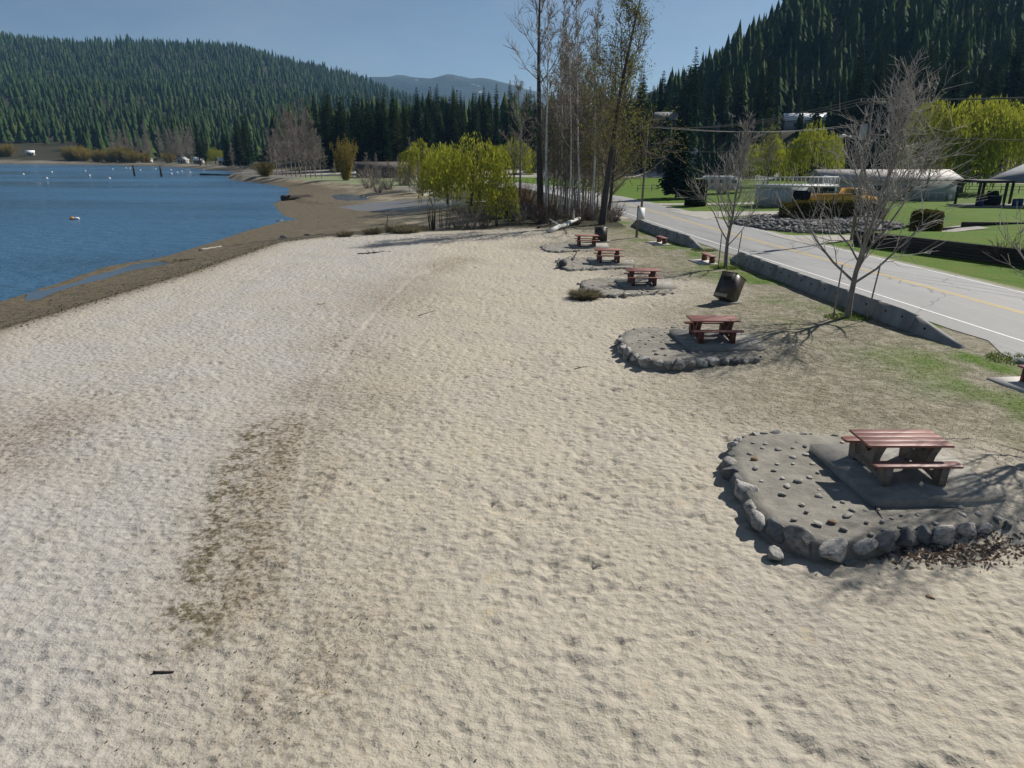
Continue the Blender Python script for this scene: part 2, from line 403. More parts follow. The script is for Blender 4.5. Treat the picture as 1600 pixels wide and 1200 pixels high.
inD = inside(xs, ys, DPOLY); inW = inside(xs, ys, WPOLY)
dD = seg_dist(xs, ys, DPOLY); dW = seg_dist(xs, ys, WPOLY)
rx = road_x(ys)
near = (xs > -40) & (xs < 19) & (ys < 95)
dry = np.where(inD, sm(dD / 2.5), 0) * near
barrier_x = np.interp(ys, [0, 24.8, 33.5, 47.4, 53, 65, 72, 90], [17.6, 16.4, 15.4, 14.6, 13.4, 12.2, 11.4, 10.5])
# scruffy grass margin between the beach and the barrier
gm = sm((xs - (barrier_x - 12.2 + 2.2 * np.sin(ys * .21) + 1.6 * np.sin(ys * .53 + 1))) / 8.0) * sm((ys - 8) / 10) * (ys < 78) * (xs < rx - 3.4)
th = xs * math.cos(.9) + ys * math.sin(.9); tv = -xs * math.sin(.9) + ys * math.cos(.9)
dim = tile_at(xs, ys) + .8 * tile_at(th * .83 + 7, tv * .83 + 3)
soft = (value_noise(xs * .55, ys * .55, 11, 3) - .5) * .12
Z = Z + dry * (dim * (1 - .7 * gm) * (.65 + .75 * sm((value_noise(xs * .3, ys * .3, 41, 2) - .3) / .4)) + soft)
TABLES_XY = [(8.08, 13.56), (7.22, 24.75), (6.85, 37.0), (6.15, 45.3), (5.58, 53.5)]
berm = np.zeros(xs.shape)
for (tx_, ty_), kz_ in zip(TABLES_XY, (1, .95, .45, .38, .34)):
    ex = np.maximum(np.maximum(tx_ + .9 - xs, xs - tx_ - 2.3), 0); ey = np.maximum(np.maximum((ty_ - .9 - ys) * 1.9, ys - ty_ - 1.3), 0)
    berm = np.maximum(berm, .41 * kz_ * sm(1 - np.hypot(ex * np.where(xs < tx_, 1.6, 1), ey) / 2.5))
Z = Z + berm
TRACK = PP([(430,1100),(445,1049),(465,1000),(460,800),(490,640),(560,520),(600,475),(650,430),(720,405)])
dT = np.full(xs.shape, 99.); mk_ = near & (ys < 60); dT[mk_] = seg_dist(xs[mk_], ys[mk_], TRACK, False)
tr = np.exp(-(dT / .11) ** 2) * dry
Z = Z - .02 * tr - (1 - tr) * 0
wetn = (~inD) & (~inW)
Z = Z + np.where(wetn & near, (value_noise(xs * 1.3, ys * 1.3, 12, 3) - .5) * .05, 0)
rough_field = np.where(inD & (ys > 75) & (np.abs(xs - rx) > 6), (value_noise(xs * .12, ys * .12, 13, 3) - .5) * .25, 0) * (xs < rx)
Z = Z + rough_field
for pts, pz in PONDS:
    b = inside(xs, ys, pts); db = seg_dist(xs, ys, pts)
    Z = np.where(b, np.minimum(Z, pz - .04 - .1 * np.minimum(db, 2)), Z)
    Z = np.where(~b & (db < 6), np.maximum(Z, pz + .03), Z)
b = inside(xs, ys, PUDDLE); Z = np.where(b, -1.13, Z)
# under the tarmac the ground drops a little so that the road sheet lies clear of it
onroad = (xs - rx < 4.6) & (xs - rx > -6.5) & (ys > -60) & (ys < 240) & (xs > -70)
Z = np.where(onroad, -.012, Z)

# zones (where each kind of soil lies)
ALG = PP([(402,668),(440,650),(500,640),(525,665),(480,760),(455,850),(440,960),(300,1010),(296,950),(325,890),(335,850),(342,780),(368,730)])
ALGL = PP([(402,668),(368,735),(342,785),(325,850),(305,930),(296,985)])
mk2 = near & (ys < 30)
aI = np.zeros(xs.shape); aL = np.zeros(xs.shape)
dA = np.full(xs.shape, 99.); dA[mk2] = seg_dist(xs[mk2], ys[mk2], ALG); iA = np.zeros(xs.shape, bool); iA[mk2] = inside(xs[mk2], ys[mk2], ALG)
aI = np.where(iA, .55 + .45 * sm(dA / .9), .55 * np.exp(-dA / .35))
dL = np.full(xs.shape, 99.); dL[mk2] = seg_dist(xs[mk2], ys[mk2], ALGL, False); aL = np.exp(-(dL / .5) ** 2)
# two more faint damp patches
for (u0, v0, rr_, k_) in [(20, 690, 1.9, .6), (560, 620, 1.6, .45), (610, 460, 2.6, .5), (560, 560, 1.5, .35)]:
    cx, cy = P(u0, v0); q = np.hypot(xs - cx, (ys - cy) / 1.9) / rr_; aI = np.maximum(aI, k_ * np.exp(-q * q))
tanb = .42 * np.exp(-(dT / 1.5) ** 2) * (.3 + 1.1 * sm((value_noise(xs * .5, ys * .35, 51, 3) - .35) / .3)) * dry
aI = np.maximum(np.where(iA, aI * (1 - .35 * sm((dL - 1.2) / 1.2)), aI), tanb)
warm = sm((xs + 7.6 + .05 * (ys - 17) + 1.6 * (value_noise(xs * .22, ys * .22, 31, 3) - .5)) / 5.0) * sm((75 - ys) / 30 + .5) + .0
warm = np.maximum(warm, .7 * np.exp(-((dD - .8) / 1.6) ** 2) * inD * near)
wet = np.where(wetn | inW, 1.0, np.where(near, np.exp(-dD / .55), 0))
tw = dW / (dW + dD + 1e-6)
mud = np.zeros(xs.shape)
CREEK = PP([(528,321),(590,317),(705,315),(735,331),(690,336),(622,331),(560,328)], -.7)
far_ = (ys > 78) & (ys < 190) & (xs < 5) & (xs > -60)
iC = np.zeros(xs.shape, bool); iC[far_] = inside(xs[far_], ys[far_], CREEK)
mud = np.where(iC, 1.0, 0)
pale = np.where(wetn, sm((tw - .45) / .3), 0) * (ys > 70)          # drier, paler flats far out
lawn_m = inD & (xs > rx + 3.9) & (ys > -60) & (ys < 205 - np.clip(xs - 35, 0, 130) * .52 + 4)
farfield = inD & (xs <= rx + 3.9) & (ys > 150) & (xs > -60) & (xs < 30) & (ys < 330)
green = np.where(lawn_m, 1.0, 0) + np.where(farfield, .55, 0)
gpatch = value_noise(xs * .38 + 3, ys * .38, 21, 3)
vg = np.clip(gm * sm((xs - barrier_x + 6) / 5), 0, 1)
green = np.maximum(green, np.where(gm > .02, vg * sm((gpatch - .42) / .25) * .8, 0))
near_bar = np.where((xs < barrier_x + .2) & near, np.exp(-((xs - barrier_x) / .8) ** 2), 0) * (ys > 14) * (ys < 80)
green = np.maximum(green, near_bar * .35 * sm((gpatch - .3) / .3))
thick = inD & (ys > 64) & (xs < 11) & (ys < 150) & (xs > -14) & (xs < rx - 5)
floor_ = np.where(inD & (hills(xs, ys) > 1.0), 1.0, 0)
floor_ = np.where(thick, sm((ys - 65.5 - .1 * np.abs(xs - 3)) / 4), floor_)
floor_ = np.where(inD & (ys > 140) & (xs < rx - 5) & ~farfield, np.maximum(.6, floor_), floor_)
floor_ = np.where(inD & (ys > 290) & (dD > 5), np.maximum(floor_, .85), floor_)
verge = np.where((np.abs(xs - rx) < 5.1) & (ys > 10) & (ys < 120), sm((5.1 - np.abs(xs - rx)) / .8), 0)
green = green * (1 - .75 * verge)
ones = np.ones(xs.shape)
zA = np.c_[green, gm, np.clip(wet, 0, 1), ones]
zB = np.c_[np.clip(aI, 0, 1), np.clip(warm, 0, 1), mud, ones]
zC = np.c_[floor_, np.clip(aL, 0, 1), np.clip(np.maximum(tr * .8, pale), 0, 1), ones]
nx, ny = len(gx), len(gy)
i = np.arange(ny - 1)[:, None] * nx + np.arange(nx - 1)[None]
gme = build_mesh('ground', np.c_[xs, ys, Z], [np.stack([i, i + 1, i + nx + 1, i + nx], -1).reshape(-1, 4)])
for nm, arr in (('zoneA', zA), ('zoneB', zB), ('zoneC', zC)):
    at = gme.attributes.new(nm, 'FLOAT_COLOR', 'POINT'); at.data.foreach_set('color', arr.astype(np.float32).ravel())

def ground_material():
    m, t, b = new_mat('ground'); L = t.links.new; N = t.nodes.new
    geo = N('ShaderNodeNewGeometry'); pos = geo.outputs['Position']
    def attr(n):
        a = N('ShaderNodeAttribute'); a.attribute_name = n; s_ = N('ShaderNodeSeparateColor'); L(a.outputs['Color'], s_.inputs[0]); return s_.outputs
    A, B, C = attr('zoneA'), attr('zoneB'), attr('zoneC')
    def noise(scale, detail=4, rough=.6, vec=None):
        n = N('ShaderNodeTexNoise'); n.inputs['Scale'].default_value = scale; n.inputs['Detail'].default_value = detail; n.inputs['Roughness'].default_value = rough
        L(vec or pos, n.inputs['Vector']); return n.outputs['Fac']
    def rng_(v, a, b_, c=0., d=1.):
        r = N('ShaderNodeMapRange'); r.inputs[1].default_value = a; r.inputs[2].default_value = b_; r.inputs[3].default_value = c; r.inputs[4].default_value = d; L(v, r.inputs[0]); return r.outputs[0]
    def math_(op, a, b_):
        q = N('ShaderNodeMath'); q.operation = op
        for k, v in ((0, a), (1, b_)):
            if isinstance(v, (int, float)): q.inputs[k].default_value = v
            else: L(v, q.inputs[k])
        q.use_clamp = True if op in ('MULTIPLY',) else False
        return q.outputs[0]
    def mix(f, a, b_):
        q = N('ShaderNodeMixRGB')
        if isinstance(f, (int, float)): q.inputs[0].default_value = f
        else: L(f, q.inputs[0])
        for k, v in ((1, a), (2, b_)):
            if isinstance(v, tuple): q.inputs[k].default_value = rgb(v)
            else: L(v, q.inputs[k])
        return q.outputs[0]
    n_big = noise(.35, 2); n_mid = noise(1.9, 4, .68); n_fine = noise(9, 3, .7); n_grit = noise(42, 2, .7)
    sand = mix(B[1], (.392, .372, .342), (.42, .38, .305))
    sand = mix(rng_(n_big, .38, .62, 0, .6), sand, (.385, .352, .298))
    sand = mix(rng_(n_mid, .5, .75, 0, .35), sand, (.33, .295, .24))
    sand = mix(math_('MULTIPLY', B[1], rng_(n_mid, .40, .31, 0, .45)), sand, (.44, .35, .215))
    sand = mix(rng_(n_fine, .56, .70, 0, .55), sand, (.26, .23, .185))
    sand = mix(rng_(n_grit, .60, .72, 0, .65), sand, (.16, .14, .11))
    # damp and algae-stained sand
    damp = math_('MULTIPLY', B[0], math_('MULTIPLY', rng_(n_mid, .36, .58, .45, 1), rng_(n_fine, .38, .58, .45, 1)))
    sand = mix(damp, sand, (.215, .172, .122))
    alg = math_('MULTIPLY', C[1], math_('MULTIPLY', rng_(n_mid, .46, .54), rng_(n_fine, .40, .54, .15, 1)))
    sand = mix(alg, sand, (.10, .085, .048))
    sp = math_('MULTIPLY', B[0], rng_(n_fine, .52, .57, 0, .85))
    sand = mix(sp, sand, (.11, .09, .055))
    sand = mix(math_('MULTIPLY', C[2], .45), sand, (.45, .415, .35))
    # wet shore
    wetf = math_('MULTIPLY', A[2], 1.0)
    wcol = mix(rng_(n_mid, .38, .62), (.185, .148, .092), (.10, .084, .053))
    wcol = mix(rng_(n_fine, .52, .64, 0, .7), wcol, (.05, .046, .03))
    wcol = mix(math_('MULTIPLY', C[2], .8), wcol, mix(rng_(n_big, .44, .56), (.33, .275, .195), (.15, .135, .085)))
    wcol = mix(B[2], wcol, (.19, .185, .18))
    gcol = mix(wetf, sand, wcol)
    # dry grass and green grass
    dryc = mix(rng_(n_mid, .35, .65), (.315, .285, .215), (.185, .168, .118))
    dryc = mix(rng_(n_fine, .48, .64, 0, .7), dryc, (.125, .115, .08))
    dryc = mix(rng_(n_grit, .52, .66, 0, .6), dryc, (.075, .07, .048))
    gcol = mix(math_('MULTIPLY', A[1], rng_(n_mid, .3, .52, .5, 1)), gcol, dryc)
    grs = mix(rng_(n_big, .35, .65), (.068, .15, .008), (.105, .152, .016))
    grs = mix(rng_(n_fine, .45, .7, 0, .6), grs, (.045, .072, .016))
    gf = math_('MULTIPLY', A[0], rng_(n_mid, .25, .5, .8, 1.2))
    gcol = mix(gf, gcol, grs)
    flc = mix(rng_(n_mid, .35, .65), (.060, .052, .034), (.032, .036, .018))
    gcol = mix(C[0], gcol, flc)
    L(gcol, b.inputs['Base Color'])
    ro = N('ShaderNodeMapRange'); ro.inputs[1].default_value = 0; ro.inputs[2].default_value = 1; ro.inputs[3].default_value = .95; ro.inputs[4].default_value = .55
    L(A[2], ro.inputs[0]); rr2 = mix(B[2], ro.outputs[0], (.22, .22, .22)); L(rr2, b.inputs['Roughness'])
    b.inputs['Specular IOR Level'].default_value = .12
    # relief finer than the sheet
    vor = N('ShaderNodeTexVoronoi'); vor.voronoi_dimensions = '2D'; vor.feature = 'F1'; vor.inputs['Scale'].default_value = 4.1; vor.inputs['Randomness'].default_value = 1.0
    sc_ = N('ShaderNodeMapping'); sc_.inputs['Rotation'].default_value = (0, 0, .6); sc_.inputs['Scale'].default_value = (.9, 1.1, 1); L(pos, sc_.inputs['Vector']); L(sc_.outputs[0], vor.inputs['Vector'])
    pit = math_('MULTIPLY', rng_(vor.outputs['Distance'], .04, .42, 0, 1.0), rng_(n_mid, .35, .62, .3, .95))
    h = math_('ADD', pit, math_('ADD', math_('MULTIPLY', n_fine, .9), math_('MULTIPLY', n_grit, .2)))
    bp = N('ShaderNodeBump'); bp.inputs['Strength'].default_value = .85; bp.inputs['Distance'].default_value = .035
    L(h, bp.inputs['Height']); L(bp.outputs[0], b.inputs['Normal'])
    return m
go = link('ground', gme, ground_material(), None, True); go['kind'] = 'structure'

# ------------------------------------------------------------------ lake, puddle, pond
def water_material(name, base, bump, sc, rough=.06):
    m, t, b = new_mat(name); L = t.links.new; N = t.nodes.new
    b.inputs['Base Color'].default_value = rgb(base); b.inputs['Roughness'].default_value = rough; b.inputs['IOR'].default_value = 1.33
    if bump > .1:
        wp = N('ShaderNodeNewGeometry'); wm = N('ShaderNodeMapping'); wm.inputs['Scale'].default_value = (.012, .03, 1); wm.inputs['Rotation'].default_value = (0, 0, .35); L(wp.outputs['Position'], wm.inputs['Vector'])
        wn = N('ShaderNodeTexNoise'); wn.inputs['Scale'].default_value = 1; wn.inputs['Detail'].default_value = 4; L(wm.outputs[0], wn.inputs['Vector'])
        wr = N('ShaderNodeMapRange'); wr.inputs[1].default_value = .35; wr.inputs[2].default_value = .65; wr.inputs[3].default_value = .08; wr.inputs[4].default_value = .32; L(wn.outputs['Fac'], wr.inputs[0]); L(wr.outputs[0], b.inputs['Roughness'])
        wc = N('ShaderNodeMixRGB'); wc.inputs[1].default_value = rgb(tuple(q * .8 for q in base)); wc.inputs[2].default_value = rgb(tuple(q * 1.25 for q in base)); L(wn.outputs['Fac'], wc.inputs[0]); L(wc.outputs[0], b.inputs['Base Color'])
    if bump:
        co = N('ShaderNodeNewGeometry'); mp = N('ShaderNodeMapping'); mp.inputs['Scale'].default_value = (sc, sc * 1.7, sc); mp.inputs['Rotation'].default_value = (0, 0, .5)
        L(co.outputs['Position'], mp.inputs['Vector'])
        n1 = N('ShaderNodeTexNoise'); n1.inputs['Scale'].default_value = 1; n1.inputs['Detail'].default_value = 4; L(mp.outputs[0], n1.inputs['Vector'])
        n2 = N('ShaderNodeTexNoise'); n2.inputs['Scale'].default_value = 5; n2.inputs['Detail'].default_value = 3; L(mp.outputs[0], n2.inputs['Vector'])
        ad = N('ShaderNodeMath'); ad.operation = 'MULTIPLY_ADD'; ad.inputs[1].default_value = .3; L(n2.outputs['Fac'], ad.inputs[0]); L(n1.outputs['Fac'], ad.inputs[2])
        bp = N('ShaderNodeBump'); bp.inputs['Strength'].default_value = 1; bp.inputs['Distance'].default_value = bump
        L(ad.outputs[0], bp.inputs['Height']); L(bp.outputs[0], b.inputs['Normal'])
    return m
lw = MB().add([(-1600,-120,WATER_Z),(-20,-120,WATER_Z),(-18,110,WATER_Z),(-30,330,WATER_Z),(-60,680,WATER_Z),(-1600,700,WATER_Z)], [[[0,1,2,3,4,5]]])
lake = lw.build('lake', water_material('lake_water', (.045, .115, .20), .40, .6, .18)); lake['kind'] = 'structure'
pd = MB(); k = len(PUDDLE); pd.add(np.c_[PUDDLE, np.full(k, -1.075)], [[[q for q in range(k)]]])
pu = pd.build('puddle', water_material('puddle_water', (.05, .06, .07), .004, 2.0, .02)); pu['kind'] = 'structure'
for pts, pz in PONDS:
    pd = MB(); k = len(pts); pd.add(np.c_[pts, np.full(k, pz)], [[[q for q in range(k)]]])
    o = pd.build('pond', water_material('pond_water', (.05, .08, .11), .05, 1.5, .08)); o['kind'] = 'structure'

# ------------------------------------------------------------------ road, markings, drives
def asphalt():
    m, t, b = new_mat('asphalt'); L = t.links.new; N = t.nodes.new
    g = N('ShaderNodeNewGeometry')
    def noise(s_, d, st=(1, 1, 1)):
        mp = N('ShaderNodeMapping'); mp.inputs['Scale'].default_value = st; L(g.outputs['Position'], mp.inputs['Vector'])
        n = N('ShaderNodeTexNoise'); n.inputs['Scale'].default_value = s_; n.inputs['Detail'].default_value = d; n.inputs['Roughness'].default_value = .65; L(mp.outputs[0], n.inputs['Vector']); return n.outputs['Fac']
    def mix(f, lo, hi, a, b_, mx=1.):
        r = N('ShaderNodeMapRange'); r.inputs[1].default_value = lo; r.inputs[2].default_value = hi; r.inputs[4].default_value = mx; L(f, r.inputs[0])
        q = N('ShaderNodeMixRGB'); L(r.outputs[0], q.inputs[0])
        for k_, v in ((1, a), (2, b_)):
            if isinstance(v, tuple): q.inputs[k_].default_value = rgb(v)
            else: L(v, q.inputs[k_])
        return q.outputs[0]
    c = mix(noise(.5, 4, (1, .12, 1)), .35, .65, (.26, .26, .255), (.205, .205, .20))
    c = mix(noise(26, 3), .5, .7, c, (.15, .15, .15), .6)
    c = mix(noise(1.2, 4), .6, .75, c, (.30, .285, .25), .5)
    v = N('ShaderNodeTexVoronoi'); v.feature = 'DISTANCE_TO_EDGE'; v.inputs['Scale'].default_value = .09
    wn = N('ShaderNodeTexNoise'); wn.inputs['Scale'].default_value = .8; wn.inputs['Detail'].default_value = 5; L(g.outputs['Position'], wn.inputs['Vector'])
    ad = N('ShaderNodeMixRGB'); ad.blend_type = 'ADD'; ad.inputs[0].default_value = 1.4; L(g.outputs['Position'], ad.inputs[1]); L(wn.outputs['Color'], ad.inputs[2]); L(ad.outputs[0], v.inputs['Vector'])
    c = mix(v.outputs['Distance'], .0012, .004, (.10, .10, .10), c)
    L(c, b.inputs['Base Color']); b.inputs['Roughness'].default_value = .75
    n2 = N('ShaderNodeTexNoise'); n2.inputs['Scale'].default_value = 60; L(g.outputs['Position'], n2.inputs['Vector'])
    bp = N('ShaderNodeBump'); bp.inputs['Distance'].default_value = .006; L(n2.outputs['Fac'], bp.inputs['Height']); L(bp.outputs[0], b.inputs['Normal'])
    return m
M['asphalt'] = asphalt()
def smooth_line(pts, n=160):
    pts = np.asarray(pts, float); d = np.r_[0, np.cumsum(np.hypot(*np.diff(pts, axis=0).T))]
    t = np.linspace(0, d[-1], n); q = np.c_[np.interp(t, d, pts[:, 0]), np.interp(t, d, pts[:, 1])]
    ker = np.ones(9) / 9
    for _ in range(3):
        for a in (0, 1):
            e = np.r_[np.full(4, q[0, a]), q[:, a], np.full(4, q[-1, a])] ; s_ = np.convolve(e, ker, 'valid'); s_[:5] = q[:5, a]; s_[-5:] = q[-5:, a]; q[:, a] = s_
    return q
RC = smooth_line(ROAD, 170)
rt = np.gradient(RC, axis=0); rt /= np.linalg.norm(rt, axis=1)[:, None]; rn = np.c_[rt[:, 1], -rt[:, 0]]   # towards the right
def ribbon(o0, o1, z, a=0, b_=None):
    c = RC[a:b_]; n = rn[a:b_]; m = len(c)
    o0 = np.broadcast_to(o0, (m,)); o1 = np.broadcast_to(o1, (m,))
    V = np.vstack([np.c_[c + n * o0[:, None], np.full(m, z)], np.c_[c + n * o1[:, None], np.full(m, z)]])
    i_ = np.arange(m - 1); return MB().add(V, [np.c_[i_, i_ + m, i_ + m + 1, i_ + 1]])
wob = rng.normal(0, .12, len(RC))
le = np.where(RC[:, 1] < 26, -6.0, -5.2) + wob; re_ = 4.15 + rng.normal(0, .06, len(RC))
road = ribbon(le, re_, .012).build('road', M['asphalt']); road['kind'] = 'structure'
ribbon(-.17, -.06, .018).build('centre_line', M['paint_yellow'], road)
ribbon(.06, .17, .018).build('centre_line', M['paint_yellow'], road)
ribbon(-3.95, -3.83, .018).build('edge_line', M['paint_white'], road)
ribbon(3.72, 3.83, .018).build('edge_line', M['paint_white'], road)
def sheet(name, pts, mat_, lift=.03, sub=None):
    """a strip given by left and right edges, laid on the land"""
    Lp = smooth_line(pts[0], 30); Rp = smooth_line(pts[1], 30); rows = []
    for f in np.linspace(0, 1, 7): rows.append(Lp * (1 - f) + Rp * f)
    G = np.stack(rows, 1).reshape(-1, 2); zz = np.maximum(ground_z(G[:, 0], G[:, 1]), 0) + lift
    i_ = (np.arange(29)[:, None] * 7 + np.arange(6)[None]).ravel()
    o = MB().add(np.c_[G, zz], [np.c_[i_, i_ + 7, i_ + 8, i_ + 1][:, ::-1]]).build(name, mat_)
    o['kind'] = 'structure'; return o
sheet('driveway', ([(23.0,55.0),(26,57.2),(31,59.0),(40,60)], [(22.2,62.5),(25.5,61.0),(31,61.8),(40,63)]), M['gravel'], .035)
sheet('driveway', ([(20.6,76.5),(23,80.5),(29,82.5),(40,84)], [(18.9,88),(22,87.3),(29,87),(40,88)]), M['gravel'], .035)
sheet('gravel_path', ([(20.0,97.5),(28,98.6),(36,99.5)], [(19.6,101),(28,101.5),(36,102.5)]), M['gravel'], .05)

# ------------------------------------------------------------------ plants: generators
def grow_bare(seed, h, r0, limbs, limb_len, branch_n, twig_n, first=.15, ang=(25, 60), lean=(0, 0), upward=.35, curve=.15, trunk_seg=8, twig_r=.006, top_taper=.15, limb_shape=None, twig_len=.55, limb_r=.013):
    """segments of a leafless tree: (trunk and limbs), (branches and twigs), twig tips"""
    g = np.random.default_rng(seed)
    A = []; Bq = []; tips = []
    def norm(v): return v / (np.linalg.norm(v) + 1e-9)
    pts = [np.zeros(3)]; d = norm(np.array([lean[0], lean[1], 1.0])); rads = [r0]
    for k in range(trunk_seg):
        d = norm(d + g.normal(0, curve * .35, 3) * np.array([1, 1, .2]) + np.array([0, 0, .05]))
        pts.append(pts[-1] + d * h / trunk_seg); rads.append(r0 * (1 - (1 - top_taper) * ((k + 1) / trunk_seg) ** .85))
    pts = np.array(pts); rads = np.array(rads)
    for k in range(trunk_seg): A.append((pts[k], pts[k + 1], rads[k], rads[k + 1]))
    def branch(p, d, L, r, lev, store):
        n = 4 if lev == 1 else (3 if lev == 2 else 2); path = [p]
        for k in range(n):
            d = norm(d + g.normal(0, curve, 3) + np.array([0, 0, upward * (.6 if lev == 1 else .35)]))
            q = p + d * L / n; r2 = max(r * (1 - (k + 1) / n * .75), twig_r * .5)
            store.append((p, q, r if k == 0 else max(r * (1 - k / n * .75), twig_r * .5), r2)); p = q; path.append(q)
        if lev >= 3: tips.append(path[-1]); return
        cnt = branch_n if lev == 1 else twig_n
        for k in range(cnt):
            f = g.uniform(.2, 1.0) if lev == 1 else g.uniform(.15, 1.0)
            fi = f * n; i0 = min(int(fi), n - 1); pp = path[i0] + (path[i0 + 1] - path[i0]) * (fi - i0)
            ax = norm(path[i0 + 1] - path[i0]); sd = norm(np.cross(ax, norm(g.normal(size=3))))
            a = R(g.uniform(20, 55)); dd = norm(ax * math.cos(a) + sd * math.sin(a))
            branch(pp, dd, L * g.uniform(.3, .6) * (1.1 - .4 * f) if lev == 1 else L * g.uniform(.35, twig_len + .25), max(r * .5 * (1 - .5 * f), twig_r), lev + 1, Bq)
    for k in range(limbs):
        f = first + (1 - first) * ((k + g.uniform(0, 1)) / limbs); fi = f * trunk_seg; i0 = min(int(fi), trunk_seg - 1)
        p = pts[i0] + (pts[i0 + 1] - pts[i0]) * (fi - i0); r = rads[i0]
        az = k * 2.4 + g.uniform(-.4, .4); t_ = (f - first) / (1 - first)
        a = R(ang[1] + (ang[0] - ang[1]) * t_ + g.uniform(-8, 8))
        dd = np.array([math.cos(az) * math.sin(a), math.sin(az) * math.sin(a), math.cos(a)])
        LL = limb_len * (limb_shape(t_) if limb_shape else (1 - .65 * t_)) * g.uniform(.75, 1.15)
        branch(p, dd, LL, min(r * .5, max(limb_r * LL, twig_r * 2)), 1, A if LL > limb_len * .35 else Bq)
    return A, Bq, np.array(tips)
def segs(mb, S, n):
    if S: mb.tubes(np.array([a[0] for a in S]), np.array([a[1] for a in S]), np.array([a[2] for a in S]), np.array([a[3] for a in S]), n)
    return mb
def quads(C, A_, B_):
    """leaf-sized lozenges: centres, long half-axes, short half-axes"""
    V = np.stack([C - A_, C + B_, C + A_, C - B_], 1).reshape(-1, 3); i_ = np.arange(len(C))[:, None] * 4
    return V, i_ + np.arange(4)[None]
def rand_dirs(g, n):
    v = g.normal(size=(n, 3)); return v / np.linalg.norm(v, axis=1)[:, None]

def conifer_meshes(name, seed, h, rmax, nb, sprays, base=.08, droop=.35, pw=.85, mat_='needle'):
    g = np.random.default_rng(seed)
    t = MB().tubes([(0,0,0),(0,0,h*.5)], [(0,0,h*.5),(0,0,h*.97)], [h*.013, h*.008], [h*.008, h*.001], 6).mesh(name + '_trunk'); t.materials.append(M['bark_dark'])
    f = np.sort(g.uniform(base, .985, nb)) ; az = np.arange(nb) * 2.399 + g.uniform(-.5, .5, nb)
    L = rmax * ((1 - f) / (1 - base)) ** pw * g.uniform(.62, 1.12, nb) * (.55 + .45 * sm((f - base) / .12)) + .12
    lop = 1 + .22 * np.sin(az + g.uniform(0, 6)); L = L * lop
    dr = -droop * (1 - f) + .25 * f + g.uniform(-.12, .12, nb)
    d = np.c_[np.cos(az), np.sin(az), dr]; d /= np.linalg.norm(d, axis=1)[:, None]
    p0 = np.c_[np.zeros(nb), np.zeros(nb), f * h]
    side = np.c_[-np.sin(az), np.cos(az), np.zeros(nb)]
    Cs, As, Bs = [], [], []
    for k in range(sprays):
        s_ = (k + .6) / sprays; sg = 1 if k % 2 else -1
        c = p0 + d * (L * s_)[:, None]; c[:, 2] -= .10 * L * s_ ** 2
        sl_ = (L * .42 * (1.15 - .75 * s_) + .1) * g.uniform(.7, 1.2, nb)
        sd = g.uniform(.35, 1.0, nb)[:, None] * sg
        a = d * .75 + side * sd + np.array([0, 0, -.28]) * g.uniform(.3, 1.4, nb)[:, None]; a /= np.linalg.norm(a, axis=1)[:, None]
        bvec = np.cross(a, g.normal(0, .45, (nb, 3)) + np.array([0, 0, 1.])); bvec /= np.linalg.norm(bvec, axis=1)[:, None]
        Cs.append(c + a * sl_[:, None] * .5); As.append(a * (sl_ * .62)[:, None]); Bs.append(bvec * (sl_ * .24 + .03)[:, None])
    V, F = quads(np.vstack(Cs), np.vstack(As), np.vstack(Bs))
    c = build_mesh(name + '_crown', V, [F]); c.materials.append(M[mat_])
    return t, c
def willow_meshes(name, seed, h, rad, strands, drop=(.25, .6), leaf=.15, mat_='willow_leaf', lobes=5, per=.3):
    g = np.random.default_rng(seed)
    A, Bq, tips = grow_bare(seed, h * .62, h * .03, 9, rad * 1.05, 5, 3, first=.28, ang=(15, 48), upward=.3, twig_r=.02)
    t = segs(segs(MB(), A, 6), Bq, 3).mesh(name + '_trunk'); t.materials.append(M['bark_dark'])
    # lobed crown
    lc = []
    for k in range(lobes):
        a = k * 2.4 + g.uniform(0, .8); q = g.uniform(.4, .78) * rad
        lc.append((q * math.cos(a), q * math.sin(a), h * g.uniform(.42, .80), rad * g.uniform(.28, .46)))
    lc.append((rad * .1, 0, h * .80, rad * .40)); lc.append((-rad * .3, rad * .2, h * .66, rad * .42)); lc = np.array(lc)
    li = g.integers(0, len(lc), strands); dirs = rand_dirs(g, strands); dirs[:, 2] = np.abs(dirs[:, 2]) * .9 + .05
    rr = lc[li, 3] * g.uniform(.55, 1.0, strands) ** .5
    st = lc[li, :3] + dirs * rr[:, None]; st[:, 2] = np.minimum(st[:, 2], h)
    ln = h * g.uniform(drop[0], drop[1], strands) * (.35 + .65 * np.minimum(1, np.hypot(st[:, 0], st[:, 1]) / rad))
    ln = np.minimum(ln, st[:, 2] - .25 - g.uniform(0, .1 * h, strands)); ln = np.maximum(ln, .4)
    n = np.maximum((ln / per).astype(int), 2); idx = np.repeat(np.arange(strands), n)
    fr = np.concatenate([np.linspace(0, 1, q) for q in n])
    out = np.c_[st[:, 0], st[:, 1]] / (np.hypot(st[:, 0], st[:, 1])[:, None] + .1)
    C = st[idx].copy(); C[:, :2] += out[idx] * (np.sin(fr * 1.6) * .16 * ln[idx])[:, None]; C[:, 2] += .05 * ln[idx] * np.sin(fr * 3.1) - ln[idx] * fr ** 1.25
    C += g.normal(0, .07, C.shape)
    m = len(C); a = np.c_[g.normal(0, .35, m), g.normal(0, .35, m), -np.ones(m)]; a /= np.linalg.norm(a, axis=1)[:, None]
    b_ = np.cross(a, rand_dirs(g, m)); b_ /= np.linalg.norm(b_, axis=1)[:, None] + 1e-9
    sz = leaf * g.uniform(.5, 1.8, m)
    V, F = quads(C, a * (sz * 1.25)[:, None], b_ * (sz * .30)[:, None])
    c = build_mesh(name + '_crown', V, [F]); c.materials.append(M[mat_])
    return t, c
